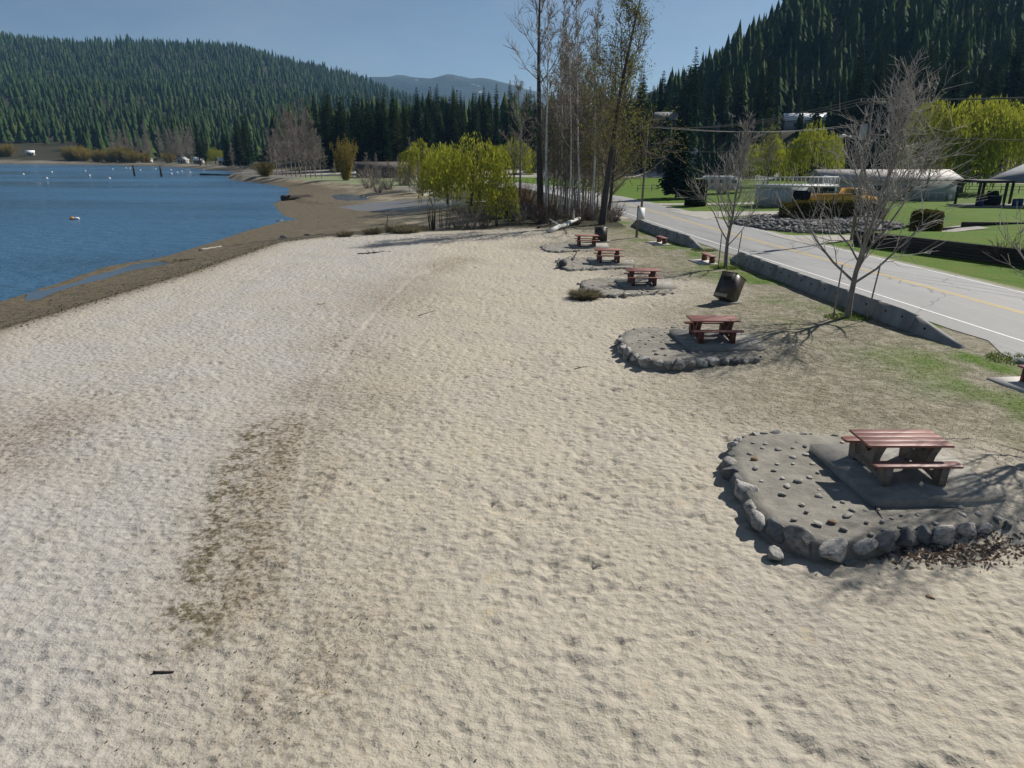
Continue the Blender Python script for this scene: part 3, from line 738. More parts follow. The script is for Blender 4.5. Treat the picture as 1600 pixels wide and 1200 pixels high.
def shrub_meshes(name, seed, h, rad, stems, twigs, mat_twig, leaf=None, leaf_n=0, leaf_sz=.12, twig_r=.012):
    g = np.random.default_rng(seed); S = []; W = []; tips = []
    for k in range(stems):
        az = g.uniform(0, 6.28); q = rad * .25 * math.sqrt(g.uniform()); p = np.array([q * math.cos(az), q * math.sin(az), -.05])
        tilt = g.uniform(.05, .75) * rad / h * 1.6; a2 = az + g.normal(0, .5)
        d = np.array([math.cos(a2) * tilt, math.sin(a2) * tilt, 1.]); d /= np.linalg.norm(d); Ln = h * g.uniform(.6, 1.05); n = 4
        for i_ in range(n):
            d = d + g.normal(0, .10, 3) + np.array([math.cos(a2), math.sin(a2), 0]) * .05; d /= np.linalg.norm(d)
            q_ = p + d * Ln / n; S.append((p, q_, twig_r * 1.6 * (1 - i_ / n * .7), twig_r * 1.6 * (1 - (i_ + 1) / n * .7)))
            for _ in range(max(1, twigs // n)):
                dd = d + g.normal(0, .42, 3); dd /= np.linalg.norm(dd); b0 = p + (q_ - p) * g.uniform(0, 1); LL = Ln * g.uniform(.12, .3)
                e = b0 + dd * LL; S.append((b0, e, twig_r * .8, twig_r * .4)); tips.append(e); tips.append((b0 + e) / 2)
            p = q_
    t = segs(MB(), S, 3).mesh(name + '_stems'); t.materials.append(mat_twig)
    c = None
    if leaf_n:
        tp = np.array(tips); C = tp[g.integers(0, len(tp), leaf_n)] + g.normal(0, .09 * max(h / 3, .6), (leaf_n, 3)); C[:, 2] = np.maximum(C[:, 2], .05)
        a = rand_dirs(g, leaf_n); b_ = np.cross(a, rand_dirs(g, leaf_n)); b_ /= np.linalg.norm(b_, axis=1)[:, None] + 1e-9; sz = leaf_sz * g.uniform(.6, 1.4, leaf_n)
        V, F = quads(C, a * sz[:, None], b_ * (sz * .5)[:, None]); c = build_mesh(name + '_leaves', V, [F]); c.materials.append(leaf)
    return t, c
def plant(name, meshes, loc, label, cat, group=None, rz=0.0, scale=1.0, names=('trunk', 'crown')):
    if len(loc) == 2: loc = (loc[0], loc[1], gz(*loc) - .03)
    o = thing(name, loc, label, cat, group, rz, scale)
    for n_, me in zip(names, meshes):
        if me is not None: link(n_, me, None, o)
    return o

# ------------------------------------------------------------------ rocks
def ico(sub):
    import bmesh
    bm = bmesh.new(); bmesh.ops.create_icosphere(bm, subdivisions=sub, radius=1.0)
    V = np.array([v.co[:] for v in bm.verts]); F = np.array([[v.index for v in f.verts] for f in bm.faces]); bm.free(); return V, F
ICO1, ICO2, ICO3 = ico(1), ico(2), ico(3)
def rock_mesh(name, seed, base=ICO2, amp=.22):
    g = np.random.default_rng(seed); V, F = base; V = V.copy()
    d = np.ones(len(V))
    for _ in range(15):                          # knock flats off a ball
        n = rand_dirs(g, 1)[0]; c = g.uniform(.48, .84); q = V @ n; k = q > c; V[k] -= np.outer((q[k] - c) * .97, n)
    d = 1 + amp * (value_noise(V[:, 0] * 1.7 + seed, V[:, 1] * 1.7 + V[:, 2] * 1.3, seed, 3) - .5)
    me = build_mesh(name, V * d[:, None], [F]); return me
ROCKS = []
for k in range(8):
    me = rock_mesh('stone', 40 + k, ICO3, .22); ROCKS.append(me)
ROCK_MATS = [M['rock'], M['rock'], M['rock_dark'], M['rock'], M['rock_warm']]
ROCKSETS = []
for mt in (M['rock'], M['rock_dark'], M['rock_warm']):
    row = []
    for me in ROCKS: q = me.copy(); q.materials.append(mt); row.append(q)
    ROCKSETS.append(row)
PEB = []
for mt in (M['pebble'], M['rock_dark'], M['rock_warm']):
    row = []
    for k in range(4):
        q = rock_mesh('pebble', 60 + k, ICO1, .5); q.materials.append(mt); q.polygons.foreach_set('use_smooth', np.ones(len(q.polygons), bool)); row.append(q)
    PEB.append(row)

# ------------------------------------------------------------------ picnic platforms and tables
OUT = np.array([(-1.9,2.5),(-2.6,2.05),(-3.1,1.3),(-3.25,.3),(-3.3,-.7),(-3.28,-1.6),(-3.1,-2.3),(-2.6,-2.72),(-1.7,-2.62),(-.6,-2.28),(.4,-1.98),(1.25,-1.78),(1.9,-1.15),(2.1,-.2),(2.2,1.2),(1.4,2.2),(0,2.45)])
SLAB = np.array([(-1.22,1.40),(-1.06,-1.36),(1.6,-1.18),(1.72,1.32)])
SLAB_Z = .42
PLAT_Z = [1, .95, .5, .42, .38]          # how far each platform stands out of the sand
def inset(poly, d):
    c = poly.mean(0); v = poly - c; return c + v * (1 - d / np.linalg.norm(v, axis=1))[:, None]
def rim_h(x, y):                                 # the apron is high towards the lake and runs out at the grass side
    return .13 + .19 * sm((1.9 - x) / 4.2) * (.55 + .45 * sm((1.8 - y) / 3.5))
def make_platform(tx, ty, seed, label, nb_scale, n_emb, sc=1.0, kz=1.0):
    g = np.random.default_rng(seed); SZ = SLAB_Z * kz; RH = lambda a, b_: rim_h(a, b_) * kz - (1 - kz) * .05; low = kz < .7
    root = thing('picnic_platform', (tx, ty, 0), label, 'platform', 'stone-edged picnic platforms along the beach')
    out = smooth_closed(OUT * sc * (1 + g.normal(0, .02, OUT.shape)), 64)
    sl_ = SLAB
    # apron: rings from the slab edge out to the rim and down
    c = np.array([.2, 0.])
    rings = []
    ang_out = out - c
    def ray_slab(dv):
        best = None
        for k in range(4):
            a, b_ = sl_[k] - c, sl_[(k + 1) % 4] - c; e = b_ - a
            den = dv[0] * e[1] - dv[1] * e[0]
            if abs(den) < 1e-9: continue
            t_ = (a[0] * e[1] - a[1] * e[0]) / den; u_ = (a[0] * dv[1] - a[1] * dv[0]) / den
            if t_ > 0 and -1e-6 <= u_ <= 1 + 1e-6 and (best is None or t_ < best): best = t_
        return best if best else .4
    inner = np.array([c + dv * min(ray_slab(dv) * .97, .97) for dv in ang_out])
    m = len(out)
    for f in np.linspace(0, 1, 9):
        p = inner * (1 - f) + out * f
        z = (SZ - .17 * max(kz, .6)) * (1 - f) + RH(p[:, 0] / sc, p[:, 1] / sc) * f + .035 * np.sin(f * 3.14) + (value_noise(p[:, 0] * 1.5 + seed, p[:, 1] * 1.5, seed, 3) - .5) * .07
        z = np.minimum(z, SZ - .12 * max(kz, .6))
        rings.append(np.c_[p, z])
    p = c + (out - c) * 1.04; rings.append(np.c_[p, np.full(m, -.15)])
    V = np.vstack(rings); i_ = np.arange(len(rings) - 1)[:, None] * m; k = np.arange(m)[None]; k2 = (k + 1) % m
    F = np.stack([i_ + k, i_ + m + k, i_ + m + k2, i_ + k2], -1).reshape(-1, 4)
    ap = MB().add(V, [F]).build('apron', M['apron'], root, True)
    # slab of two pours with a joint, standing a little proud of the apron
    a0, a1, a2, a3 = sl_
    MB().prism(np.array([a0, a1, a2, a3]), -.1, SZ).build('slab', M['concrete'], root)
    # expansion joint running from the slab's corner to the rim
    jt = np.array([a1 + (np.array([-.25, -1.25]) * sc) * f for f in np.linspace(0, 1, 5)])
    jz = [SZ - .15 + (.22 - (SZ - .15)) * f for f in np.linspace(0, 1, 5)]
    MB().path(np.c_[jt, np.array(jz) + .03], .012, 5).build('joint', M['hole'], root)
    # border stones
    per = np.r_[0, np.cumsum(np.hypot(*np.diff(np.vstack([out, out[:1]]), axis=0).T))]
    s_ = 0.0; tot = per[-1]
    closed = np.vstack([out, out[:1]])
    while s_ < tot - .15:
        q = np.array([np.interp(s_, per, closed[:, 0]), np.interp(s_, per, closed[:, 1])]); q2 = np.array([np.interp(s_ + .1, per, closed[:, 0]), np.interp(s_ + .1, per, closed[:, 1])])
        an = math.atan2(*(q2 - q)[::-1])
        lake = sm((1.6 - q[0] / sc) / 3.0) * (.4 + .6 * sm((1.0 - q[1] / sc) / 2.5))
        if q[0] / sc > 1.5 and q[1] > -1.3: s_ += .4; continue
        ln = (g.uniform(.11, .2) + .15 * lake * g.uniform(.2, 1.3)) * nb_scale * (.72 if low else 1)
        if q[1] > 1.2: ln *= .7
        mt = g.choice([0, 1], p=[.72, .28])
        o = link('border_stone', ROCKSETS[mt][g.integers(0, 8)], None, root)
        zh = (ln * g.uniform(.62, .9)); o.scale = (ln * g.uniform(1, 1.25), ln * g.uniform(.55, .85), zh)
        dn = np.array([math.sin(an), -math.cos(an)]); qq = q + (q - c) / np.linalg.norm(q - c) * g.uniform(-.02, .08)
        o.location = (qq[0] + (g.normal(0, .09) if low else 0), qq[1] + (g.normal(0, .09) if low else 0), max(RH(*(q / sc)) - zh * .35, .02) * g.uniform(.75, 1.0)); o.rotation_euler = (g.normal(0, .15), g.normal(0, .15), an + g.normal(0, .2))
        s_ += ln * g.uniform(1.8, 3.0) if low else ln * g.uniform(1.6, 1.95) if lake > .3 else ln * g.uniform(1.7, 3.2)
    # stones set in the apron
    cnt = 0; tries = 0
    taken = []
    while cnt < n_emb and tries < 4000:
        tries += 1
        k = g.integers(0, m); f = g.uniform(.12, .86); p = inner[k] * (1 - f) + out[k] * f + g.normal(0, .06, 2)
        if p[0] > 1.9 or (p[1] > 1.9): continue
        if inside(p[:1], p[1:], sl_ * 1.06)[0]: continue
        if any((p[0] - q[0]) ** 2 + (p[1] - q[1]) ** 2 < (.27 * sc) ** 2 for q in taken): continue
        taken.append(p); cnt += 1
        z = (SZ - .17 * max(kz, .6)) * (1 - f) + RH(*(p / sc)) * f + .035 * math.sin(f * 3.14)
        mt = g.choice([0, 1, 2], p=[.90, .06, .04]); r_ = g.uniform(.045, .105) * (1.0 if n_emb > 45 else 1.2)
        o = link('embedded_stone', PEB[mt][g.integers(0, 4)], None, root); o.location = (p[0], p[1], min(z, SZ - .08) + r_ * .12)
        o.scale = (r_ * g.uniform(.9, 1.6), r_, r_ * g.uniform(.35, .65)); o.rotation_euler = (0, 0, g.uniform(0, 6.28))
    return root
def smooth_closed(P_, n):
    m = len(P_); t = np.arange(n) / n * m; i0 = np.floor(t).astype(int); f = (t - i0)[:, None]
    p0, p1, p2, p3 = P_[(i0 - 1) % m], P_[i0 % m], P_[(i0 + 1) % m], P_[(i0 + 2) % m]
    return .5 * ((2 * p1) + (-p0 + p2) * f + (2 * p0 - 5 * p1 + 4 * p2 - p3) * f ** 2 + (-p0 + 3 * p1 - 3 * p2 + p3) * f ** 3)

def plank(L, W, T, r=.05):
    """board along x with rounded corners and eased edges"""
    def ring(e, z):
        pts = []
        for sx, sy, a0 in ((1, -1, -90), (1, 1, 0), (-1, 1, 90), (-1, -1, 180)):
            for k in range(4):
                a = R(a0 + k * 30); pts.append((sx * (L / 2 - r) + (r - e) * math.cos(a), sy * (W / 2 - r) + (r - e) * math.sin(a), z))
        return pts
    e = min(.012, T * .25); V = ring(e, -T/2) + ring(0, -T/2 + e) + ring(0, T/2 - e) + ring(e, T/2)
    n = 16; i_ = np.arange(3)[:, None] * n; k = np.arange(n)[None]; F = np.stack([i_ + k, i_ + (k + 1) % n, i_ + n + (k + 1) % n, i_ + n + k], -1).reshape(-1, 4)
    mb = MB(); mb.add(V, [F]); mb.F[16] = [np.array([list(range(n))[::-1]]), np.array([[3 * n + q for q in range(n)]])]
    return mb
half = [(.76,0),(.79,.40),(.53,.40),(.525,.31),(.49,.235),(.42,.205),(.335,.215),(.27,.27),(.245,.33),(.27,.42),(.42,.70),(.235,.70),(.10,.50),(0,.44)]
prof = half + [(-y, z) for y, z in half[-2::-1]] + [(-.56,0),(-.52,.055),(-.40,.085),(-.2,.10),(.2,.10),(.40,.085),(.52,.055),(.56,0)]
LEG = MB().extrude_yz(prof, -.075, .075).mesh('leg'); LEG.materials.append(M['leg_concrete'])
LEG_RED = LEG.copy(); LEG_RED.materials.clear(); LEG_RED.materials.append(M['red_leg'])
BENCH = plank(1.78, .27, .05, .06).mesh('bench_seat'); BENCH.materials.append(M['red_wood'])
TOPP = plank(1.74, .222, .05, .018).mesh('table_plank'); TOPP.materials.append(M['red_wood'])
def make_table(x, y, z, label, red=False, rz=0.0):
    root = thing('picnic_table', (x, y, z), label, 'picnic table', 'red picnic tables along the beach', rz)
    for sx in (-.56, .56):
        l = link('leg', LEG_RED if red else LEG, None, root); l.location = (sx, 0, 0)
    for k in range(4):
        p = link('table_plank', TOPP, None, root); p.location = (0, (k - 1.5) * .226, .727)
    for sy in (-.665, .665):
        p = link('bench_seat', BENCH, None, root); p.location = (.03, sy, .427)
    return root
TB = [(8.08, 13.56, 'red picnic table nearest the camera, tree shadows across its top', 'nearest and largest stone-edged concrete platform with pebbles set in its sloping apron', 1.2, 66, False),
      (7.22, 24.75, 'red picnic table just below the tilted brown bin', 'stone-edged platform below the tilted brown bin, second from the camera', .95, 46, True),
      (6.85, 37.0, 'middle red picnic table, behind the dry grass tuft', 'middle stone-edged platform with a dry grass tuft at its tip', .95, 30, True),
      (6.15, 45.3, 'red picnic table second from the woods', 'stone-edged platform second from the woods, dark boulder at its tip', .95, 20, True),
      (5.58, 53.5, 'farthest red picnic table, beside the upright brown bin', 'farthest stone-edged platform, beside the upright brown bin', .95, 18, True)]
for k, (x, y, lt, lp, ns, ne, red) in enumerate(TB):
    make_platform(x, y, 100 + k, lp, ns, ne, 1.0 if k == 0 else .97, PLAT_Z[k])
    make_table(x, y, SLAB_Z * PLAT_Z[k], lt, red)

def loose_rock(x, y, r, k, mt, label, flat=.7):
    o = link('loose_rock', ROCKSETS[mt][k], None); o.location = (x, y, r * flat * .45); o.scale = (r, r * .75, r * flat); o.rotation_euler = (0, 0, k * 1.3)
    return tag(o, label, 'rock')
x, y = P(1209, 872); loose_rock(x, y, .21, 1, 0, 'loose grey rock lying in front of the nearest platform')
x, y = P(1453, 936); loose_rock(x, y, .085, 2, 2, 'small brown stone alone on the sand below the nearest platform')

# ------------------------------------------------------------------ single benches by the road
SEAT = plank(.40, 1.75, .06, .03).mesh('seat'); SEAT.materials.append(M['red_wood'])
BLEG = MB().box((0, 0, .20), (.34, .14, .40), taper=.9).mesh('leg'); BLEG.materials.append(M['red_leg'])
PADM = MB().box((0, 0, 0), (1.25, 2.15, .10)).mesh('pad'); PADM.materials.append(M['pale_concrete'])
def make_bench(x, y, label, rz):
    root = thing('park_bench', (x, y, .0), label, 'bench', 'red benches on pads beside the road barrier', rz)
    p = link('pad', PADM, None, root); p.location = (-.32, 0, 0)
    for sy in (-.62, .62):
        l = link('leg', BLEG, None, root); l.location = (0, sy, .045)
    s_ = link('seat', SEAT, None, root); s_.location = (0, 0, .475)
make_bench(11.75, 56.0, 'farthest red bench on a pad, just beyond the far barrier end', R(8))
make_bench(12.75, 46.0, 'red bench on a pad beside the smaller staked tree', R(8))
make_bench(16.05, 20.2, 'red bench cut off by the right edge, on a concrete pad', R(6))

# ------------------------------------------------------------------ bins
def make_bin(x, y, label, tilt, rz, s_=1.0):
    root = thing('litter_bin', (x, y, 0), label, 'bin', None, rz)
    b_ = MB(); Rm = rot(0, tilt, 0)
    W, D, Hh = .86 * s_, .80 * s_, 1.22 * s_
    lift = W / 2 * math.sin(abs(tilt)) - .06
    def put(c, d): 
        V = np.array([[sx * d[0] / 2, sy * d[1] / 2, sz * d[2] / 2] for sz in (-1, 1) for sx, sy in ((-1,-1),(1,-1),(1,1),(-1,1))]) + np.array(c)
        V = V @ Rm.T + np.array([0, 0, lift]); return V
    FB = [[[0,3,2,1],[4,5,6,7],[0,1,5,4],[1,2,6,5],[2,3,7,6],[3,0,4,7]]]
    MB().add(put((0, 0, Hh / 2), (W, D, Hh)), FB).build('body', M['bin_brown'], root)
    MB().add(put((.02, 0, Hh + .025), (W + .04, D + .05, .05)), FB).build('lid', M['bin_brown'], root)
    MB().add(put((-W / 2 - .012, 0, Hh * .80), (.02, D * .55, .16)), FB).build('flap', M['hole'], root)
    MB().add(put((-W / 2 - .012, .0, .12), (.02, D * .86, .17)), FB).build('label_panel', M['bin_label'], root)
    MB().box((.18, 0, .02), (1.1, .95, .12)).build('pad', M['concrete'], root)
    if tilt: MB().box((.22, 0, lift * .6), (.30, D * .7, lift * 1.2)).build('prop_block', M['bin_brown'], root)
make_bin(10.1, 33.0, 'dark brown bin leaning over on the grass, behind the second table', R(27), R(38))
make_bin(7.1, 57.2, 'upright dark brown bin behind the farthest picnic table', 0, R(12), .95)

# ------------------------------------------------------------------ road barriers
BAR_PROF = [(-.30, 0), (-.30, .08), (-.19, .32), (-.10, .78), (.10, .78), (.19, .32), (.30, .08), (.30, 0)]
def make_barrier(path, label, taper_start, taper_end, kinds='concrete_barrier'):
    pts = smooth_line(path, 40) if len(path) > 2 else np.array(path, float)
    L = np.hypot(*np.diff(pts, axis=0).T); cum = np.r_[0, np.cumsum(L)]; tot = cum[-1]
    base = pts[len(pts) // 2]
    root = thing(kinds, (base[0], base[1], 0), label, 'barrier', 'concrete road barriers')
    nsec = max(1, round(tot / 2.55)); sec = tot / nsec
    def at(s_): return np.array([np.interp(s_, cum, pts[:, 0]), np.interp(s_, cum, pts[:, 1])])
    def hf(s_): return min(1, .16 + .84 * s_ / taper_start if taper_start else 1, .16 + .84 * (tot - s_) / taper_end if taper_end else 1)
    for k in range(nsec):
        s0, s1 = k * sec + .018, (k + 1) * sec - .018; rows = []
        for s_ in np.linspace(s0, s1, 4):
            p = at(s_); q = at(min(s_ + .2, tot)) - at(max(s_ - .2, 0)); q /= np.linalg.norm(q); n_ = np.array([q[1], -q[0]]); h_ = hf(s_)
            rows.append([[*(p + n_ * a), (b_ * h_ if b_ > .08 else b_ * min(1, h_ * 2)) - .04] for a, b_ in BAR_PROF])
        V = np.array(rows).reshape(-1, 3) - np.array([base[0], base[1], 0]); m = 8
        i_ = np.arange(3)[:, None] * m; kk = np.arange(m)[None]; F = np.stack([i_ + kk, i_ + (kk + 1) % m, i_ + m + (kk + 1) % m, i_ + m + kk], -1).reshape(-1, 4)
        mb = MB().add(V, [F]); mb.F[8] = [np.array([list(range(8))[::-1]]), np.array([[24 + q for q in range(8)]])]
        mb.build('barrier_section', M['barrier'], root)
        for f in (.28, .72):
            s_ = s0 + (s1 - s0) * f; h_ = hf(s_)
            if h_ < .5: continue
            p = at(s_); q = at(min(s_ + .2, tot)) - at(max(s_ - .2, 0)); q /= np.linalg.norm(q); n_ = np.array([q[1], -q[0]])
            for sg in (-1, 1):
                c = p + n_ * sg * .158; mb = MB().box((c[0] - base[0], c[1] - base[1], .50 * h_ - .04), (.05, .07, .08), math.atan2(q[1], q[0]) + math.pi / 2); mb.build('lifting_hole', M['hole'], root)
make_barrier([(14.65,47.2),(14.95,40.9),(15.45,33.5),(15.95,28.2),(16.45,24.9)], 'longest concrete road barrier, running behind the larger staked tree', 1.6, 2.9)
make_barrier([(12.05,71.3),(12.35,64.5),(13.1,58),(13.95,52.2)], 'far concrete road barrier beyond the smaller staked tree', 2.0, 2.6)
make_barrier([(17.35,23.3),(17.8,18.5),(18.3,13.5)], 'concrete barrier end at the right edge beside the road', 2.6, None)
o = MB().box((0, 0, .22), (.75, .75, .50), taper=.8).build('concrete_block', M['barrier']); o.location = (10.9, 75.2, 0); o.rotation_euler = (0, 0, .2); tag(o, 'small dark concrete block at the roadside beyond the sign post', 'block')

# ------------------------------------------------------------------ staked young trees by the beach
def young_tree(name, seed, h, loc, label, limbs=20, limb=3.2, bn=8, tn=6, thick=.013):
    A, Bq, tips = grow_bare(seed, h, .14, limbs, limb, bn, tn, first=.15, ang=(12, 58), upward=.34, curve=.16, twig_r=.0115, trunk_seg=9, top_taper=.08, limb_shape=lambda t: 1.0 - .66 * t, limb_r=thick)
    t = segs(MB(), A, 7).mesh(name + '_trunk'); t.materials.append(M['bark_grey'])
    c = segs(MB(), Bq, 3).mesh(name + '_crown'); c.materials.append(M['twig'])
    return plant('young_tree', (t, c), loc, label, 'tree', 'leafless young trees along the barrier')
young_tree('young_a', 311, 8.6, (14.55, 29.9), 'larger leafless young tree between two stakes in front of the long barrier', 30, 5.0)
young_tree('young_b', 317, 7.6, (13.2, 43.6), 'smaller leafless young tree between two stakes near the barrier gap', 24, 3.7)
young_tree('young_c', 323, 9.2, (14.9, 16.4), 'leafless young tree whose twigs reach in at the right edge', 26, 4.4, 6, 4, .02)
def stake(x, y, label, h=2.25, lean=(0, 0)):
    o = MB().path([(0,0,-.2),(lean[0]*.5,lean[1]*.5,h*.5),(lean[0],lean[1],h)], [.035,.034,.032], 7).build('wooden_stake', M['stake_wood']); o.location = (x, y, 0)
    tag(o, label, 'stake', 'wooden stakes beside the young trees')
stake(13.85, 29.75, 'left wooden stake beside the larger young tree', 2.3, (.08, 0))
stake(15.15, 29.45, 'right wooden stake beside the larger young tree', 2.4, (.25, .05))
stake(12.65, 43.3, 'left wooden stake beside the smaller young tree', 2.2, (.05, 0))
stake(13.65, 43.1, 'right wooden stake beside the smaller young tree', 2.3, (.2, 0))

# ------------------------------------------------------------------ sign post, utility poles, wires, street lamp
root = thing('sign_post', (10.45, 60.0, 0), 'weathered post with a white sign board facing the road', 'sign')
MB().path([(0,0,-.2),(.02,0,1.2),(.05,0,2.6)], [.11,.105,.1], 9).build('post', M['pole_wood'], root)
MB().box((.30, .02, 1.95), (.05, .75, .95), R(-55)).build('sign_board', M['white_paint'], root)
def pole(x, y, h, label, arm_rz, lean=0.0):
    root = thing('utility_pole', (x, y, 0), label, 'utility pole', 'utility poles along the road')
    MB().path([(0,0,-.3),(lean*.5,0,h*.5),(lean,0,h)], [.15,.13,.10], 10).build('pole', M['pole_wood'], root)
    arm = MB().box((lean, 0, h - .45), (2.3, .11, .13), arm_rz).build('crossarm', M['pole_wood'], root)
    for q in (-1.0, -.45, .45, 1.0):
        MB().path([(lean + q*math.cos(arm_rz), q*math.sin(arm_rz), h-.40),(lean + q*math.cos(arm_rz), q*math.sin(arm_rz), h-.2)], [.05,.035], 6).build('insulator', M['metal_grey'], arm)
    return root
p1 = pole(17.0, 95.0, 10.2, 'distant utility pole on the grass beyond the road bend', R(10), .25)
p2 = pole(27.6, 58.0, 10.9, 'utility pole with transformer behind the larger young tree', R(10), .05)
MB().path([(-.38,-.05,7.7),(-.38,-.05,7.85),(-.38,-.05,8.75),(-.38,-.05,8.85)], [.22,.27,.27,.2], 12).build('transformer', M['metal_grey'], p2)
MB().path([(0,0,6.8),(-.8,-.2,7.6),(-1.4,-.4,7.95),(-1.9,-.5,8.0)], .04, 6).build('lamp_arm', M['metal_grey'], p2)
MB().path([(-1.8,-.48,8.02),(-2.1,-.56,8.0),(-2.5,-.66,7.96)], [.06,.13,.05], 8).build('lamp_head', M['white_paint'], p2)
def wire(a, b_, sag, label):
    a = np.array(a); b_ = np.array(b_); t_ = np.linspace(0, 1, 18)[:, None]; p = a * (1 - t_) + b_ * t_; p[:, 2:] -= sag * 4 * t_ * (1 - t_)
    o = MB().path(p - a, .022, 4, False).build('overhead_wire', M['wire']); o.location = a; tag(o, label, 'wire', 'overhead wires along the road')
wl1 = 'thin overhead wire strung between the two utility poles'; wl2 = 'thin overhead wire running from the transformer pole out past the right edge'
for q, dz in ((-1, 9.95), (0, 9.95), (1, 9.95), (.3, 7.4)):
    wire((17.25 + q, 95 + .17 * q, dz), (27.65 + q, 58 + .17 * q, dz + .75), .9, wl1)
    wire((27.65 + q, 58 + .17 * q, dz + .75), (46 + q, 24 + .17 * q, dz + 1.2), .9, wl2)
for q, dz in ((-1, 9.95), (1, 9.95)):
    wire((17.25 + q, 95 + .17 * q, dz), (60 + q, 128, dz + 1.5), 1.0, 'thin overhead wire running from the distant pole across the lawn')

# ------------------------------------------------------------------ the grove by the beach's end
def tall_trunk(seed, h, r, mat_, loc, label, group, limbs=16, limb=4.0, first=.5, lean=(0, 0), name='birch_tree', twig='twig_far', leaves=0, ang=(20, 55), seg=9, curve=.1):
    A, Bq, tips = grow_bare(seed, h, r, limbs, limb, 6, 5, first=first, ang=ang, upward=.25, curve=curve, twig_r=.027, trunk_seg=seg, lean=lean)
    n = seg
    t = segs(MB(), A[:n], 9).mesh('trunk'); t.materials.append(mat_)
    c = segs(segs(MB(), A[n:], 4), Bq, 3).mesh('crown'); c.materials.append(M[twig])
    o = plant(name, (t, c), loc, label, 'tree', group)
    if leaves:
        g = np.random.default_rng(seed); C = tips[g.integers(0, len(tips), leaves)] + g.normal(0, .35, (leaves, 3))
        a = rand_dirs(g, leaves); b_ = np.cross(a, rand_dirs(g, leaves)); b_ /= np.linalg.norm(b_, axis=1)[:, None]; sz = g.uniform(.05, .12, leaves)
        V, F = quads(C, a * sz[:, None], b_ * (sz * .55)[:, None]); me = build_mesh('leaf_buds', V, [F]); me.materials.append(M['bud_leaf']); link('leaf_buds', me, None, o)['kind'] = 'stuff'
    return o
G_B = 'white-barked birches in the grove'
ORD = ['leftmost, beside the thick dark trunk,'] + [w_ + ' from the left' for w_ in ('second', 'third', 'fourth', 'fifth', 'sixth', 'seventh', 'eighth', 'ninth')] + ['rightmost, nearest the leaning budding tree,']
tall_trunk(401, 25, .43, M['bark_dark'], (3.2, 82.0), 'thick dark cottonwood trunk at the left of the grove', None, 14, 5, .52, (.02, 0), 'cottonwood_tree')
for k, (u, v, h, r, ln) in enumerate([(853,334,24,.17,.015),(876,328,22,.13,.02),(884,322,21,.12,.03),(893,330,23,.13,-.01),(906,334,23,.14,-.02),(925,338,22,.13,.01),(870,320,20,.11,.04),(899,316,21,.12,.02),(915,322,22,.12,.0),(888,338,20,.10,.05)]):
    x, y = P(u, v + 4)
    tall_trunk(410 + k, h, r, M['birch'], (x, y), ORD[sorted([853,876,884,893,906,925,870,899,915,888]).index(u)] + ' white-barked birch of the grove', G_B, 22, 3.2, .3, (ln, 0), curve=.07)
for k, (u, v, h, r) in enumerate([(862,318,20,.12),(910,312,19,.11),(940,318,19,.12),(880,312,18,.10),(868,330,11,.08),(886,334,12,.08),(902,326,13,.09),(918,330,12,.08),(928,322,14,.1),(894,318,13,.09),(876,322,12,.08),(948,326,12,.1),(858,326,15,.1),(882,330,17,.1),(897,334,15,.09),(911,328,17,.1),(921,334,14,.09),(933,332,16,.1),(943,334,11,.08)]):
    x, y = P(u, v)
    tall_trunk(430 + k, h, r, M['bark_grey'], (x, y), 'slim grey-barked leafless tree among the birches', 'grey trees in the grove', 26, 3.4, .12, name='grey_tree', leaves=1100, ang=(18, 62))
tall_trunk(441, 21, .38, M['bark_dark'], (8.9, 71.0), 'dark leaning tree with yellow-green buds beside the upright bin', None, 34, 6.4, .16, (.16, .02), 'budding_tree', 'twig_brown', 7000, (20, 70), 9, .16)
tall_trunk(442, 16, .22, M['bark_dark'], (10.4, 78.5), 'smaller dark budding tree right of the grove', None, 22, 4.2, .15, (.2, 0), 'budding_tree', 'twig_brown', 5200, (20, 70), 8, .16)
tall_trunk(443, 17, .22, M['bark_grey'], P(812, 305), 'tall bare tree with reddish twigs left of the grove', None, 26, 4.6, .22, (0, 0), 'bare_tree', 'twig_far', 0, (20, 60))

# undergrowth
SH_B = [shrub_meshes('brush%d' % k, 500 + k, 2.0, 1.5, 34, 14, M['twig_brown'], twig_r=.012) for k in range(3)]
SH_D = [shrub_meshes('drybrush%d' % k, 505 + k, 2.2, 1.5, 34, 14, M['twig_far'], twig_r=.012) for k in range(2)]
SH_R = shrub_meshes('redbrush', 510, 3.6, 1.7, 60, 18, M['twig_red'], twig_r=.014)
SH_Y = [shrub_meshes('yellowbrush%d' % k, 512 + k, 5.5, 4.2, 46, 22, M['twig_brown'], M['yellow_shrub'], 5200, .17, .022) for k in range(2)]
GB = 'leafless brush under the grove'
g = np.random.default_rng(21)
for k in range(34):
    u = g.uniform(790, 965); v = g.uniform(330, 352) if u < 945 else g.uniform(340, 350); x, y = P(u, v)
    if x > road_x(y) - 6.8: x = float(road_x(y)) - 6.8
    plant('brush', SH_B[k % 3] if k % 4 else SH_D[k % 2], (x, y), 'low tangled leafless bush under the grove trees', 'bush', GB, g.uniform(0, 6), g.uniform(.6, 1.05), ('stems', 'leaves'))
plant('red_osier', SH_R, P(822, 326), 'orange-red twiggy bush left of the thick dark trunk', 'bush', None, .3, 1.0, ('stems', 'leaves'))
plant('red_osier', SH_R, P(848, 338), 'low reddish twiggy bush at the foot of the thick trunk', 'bush', None, 1.7, .62, ('stems', 'leaves'))
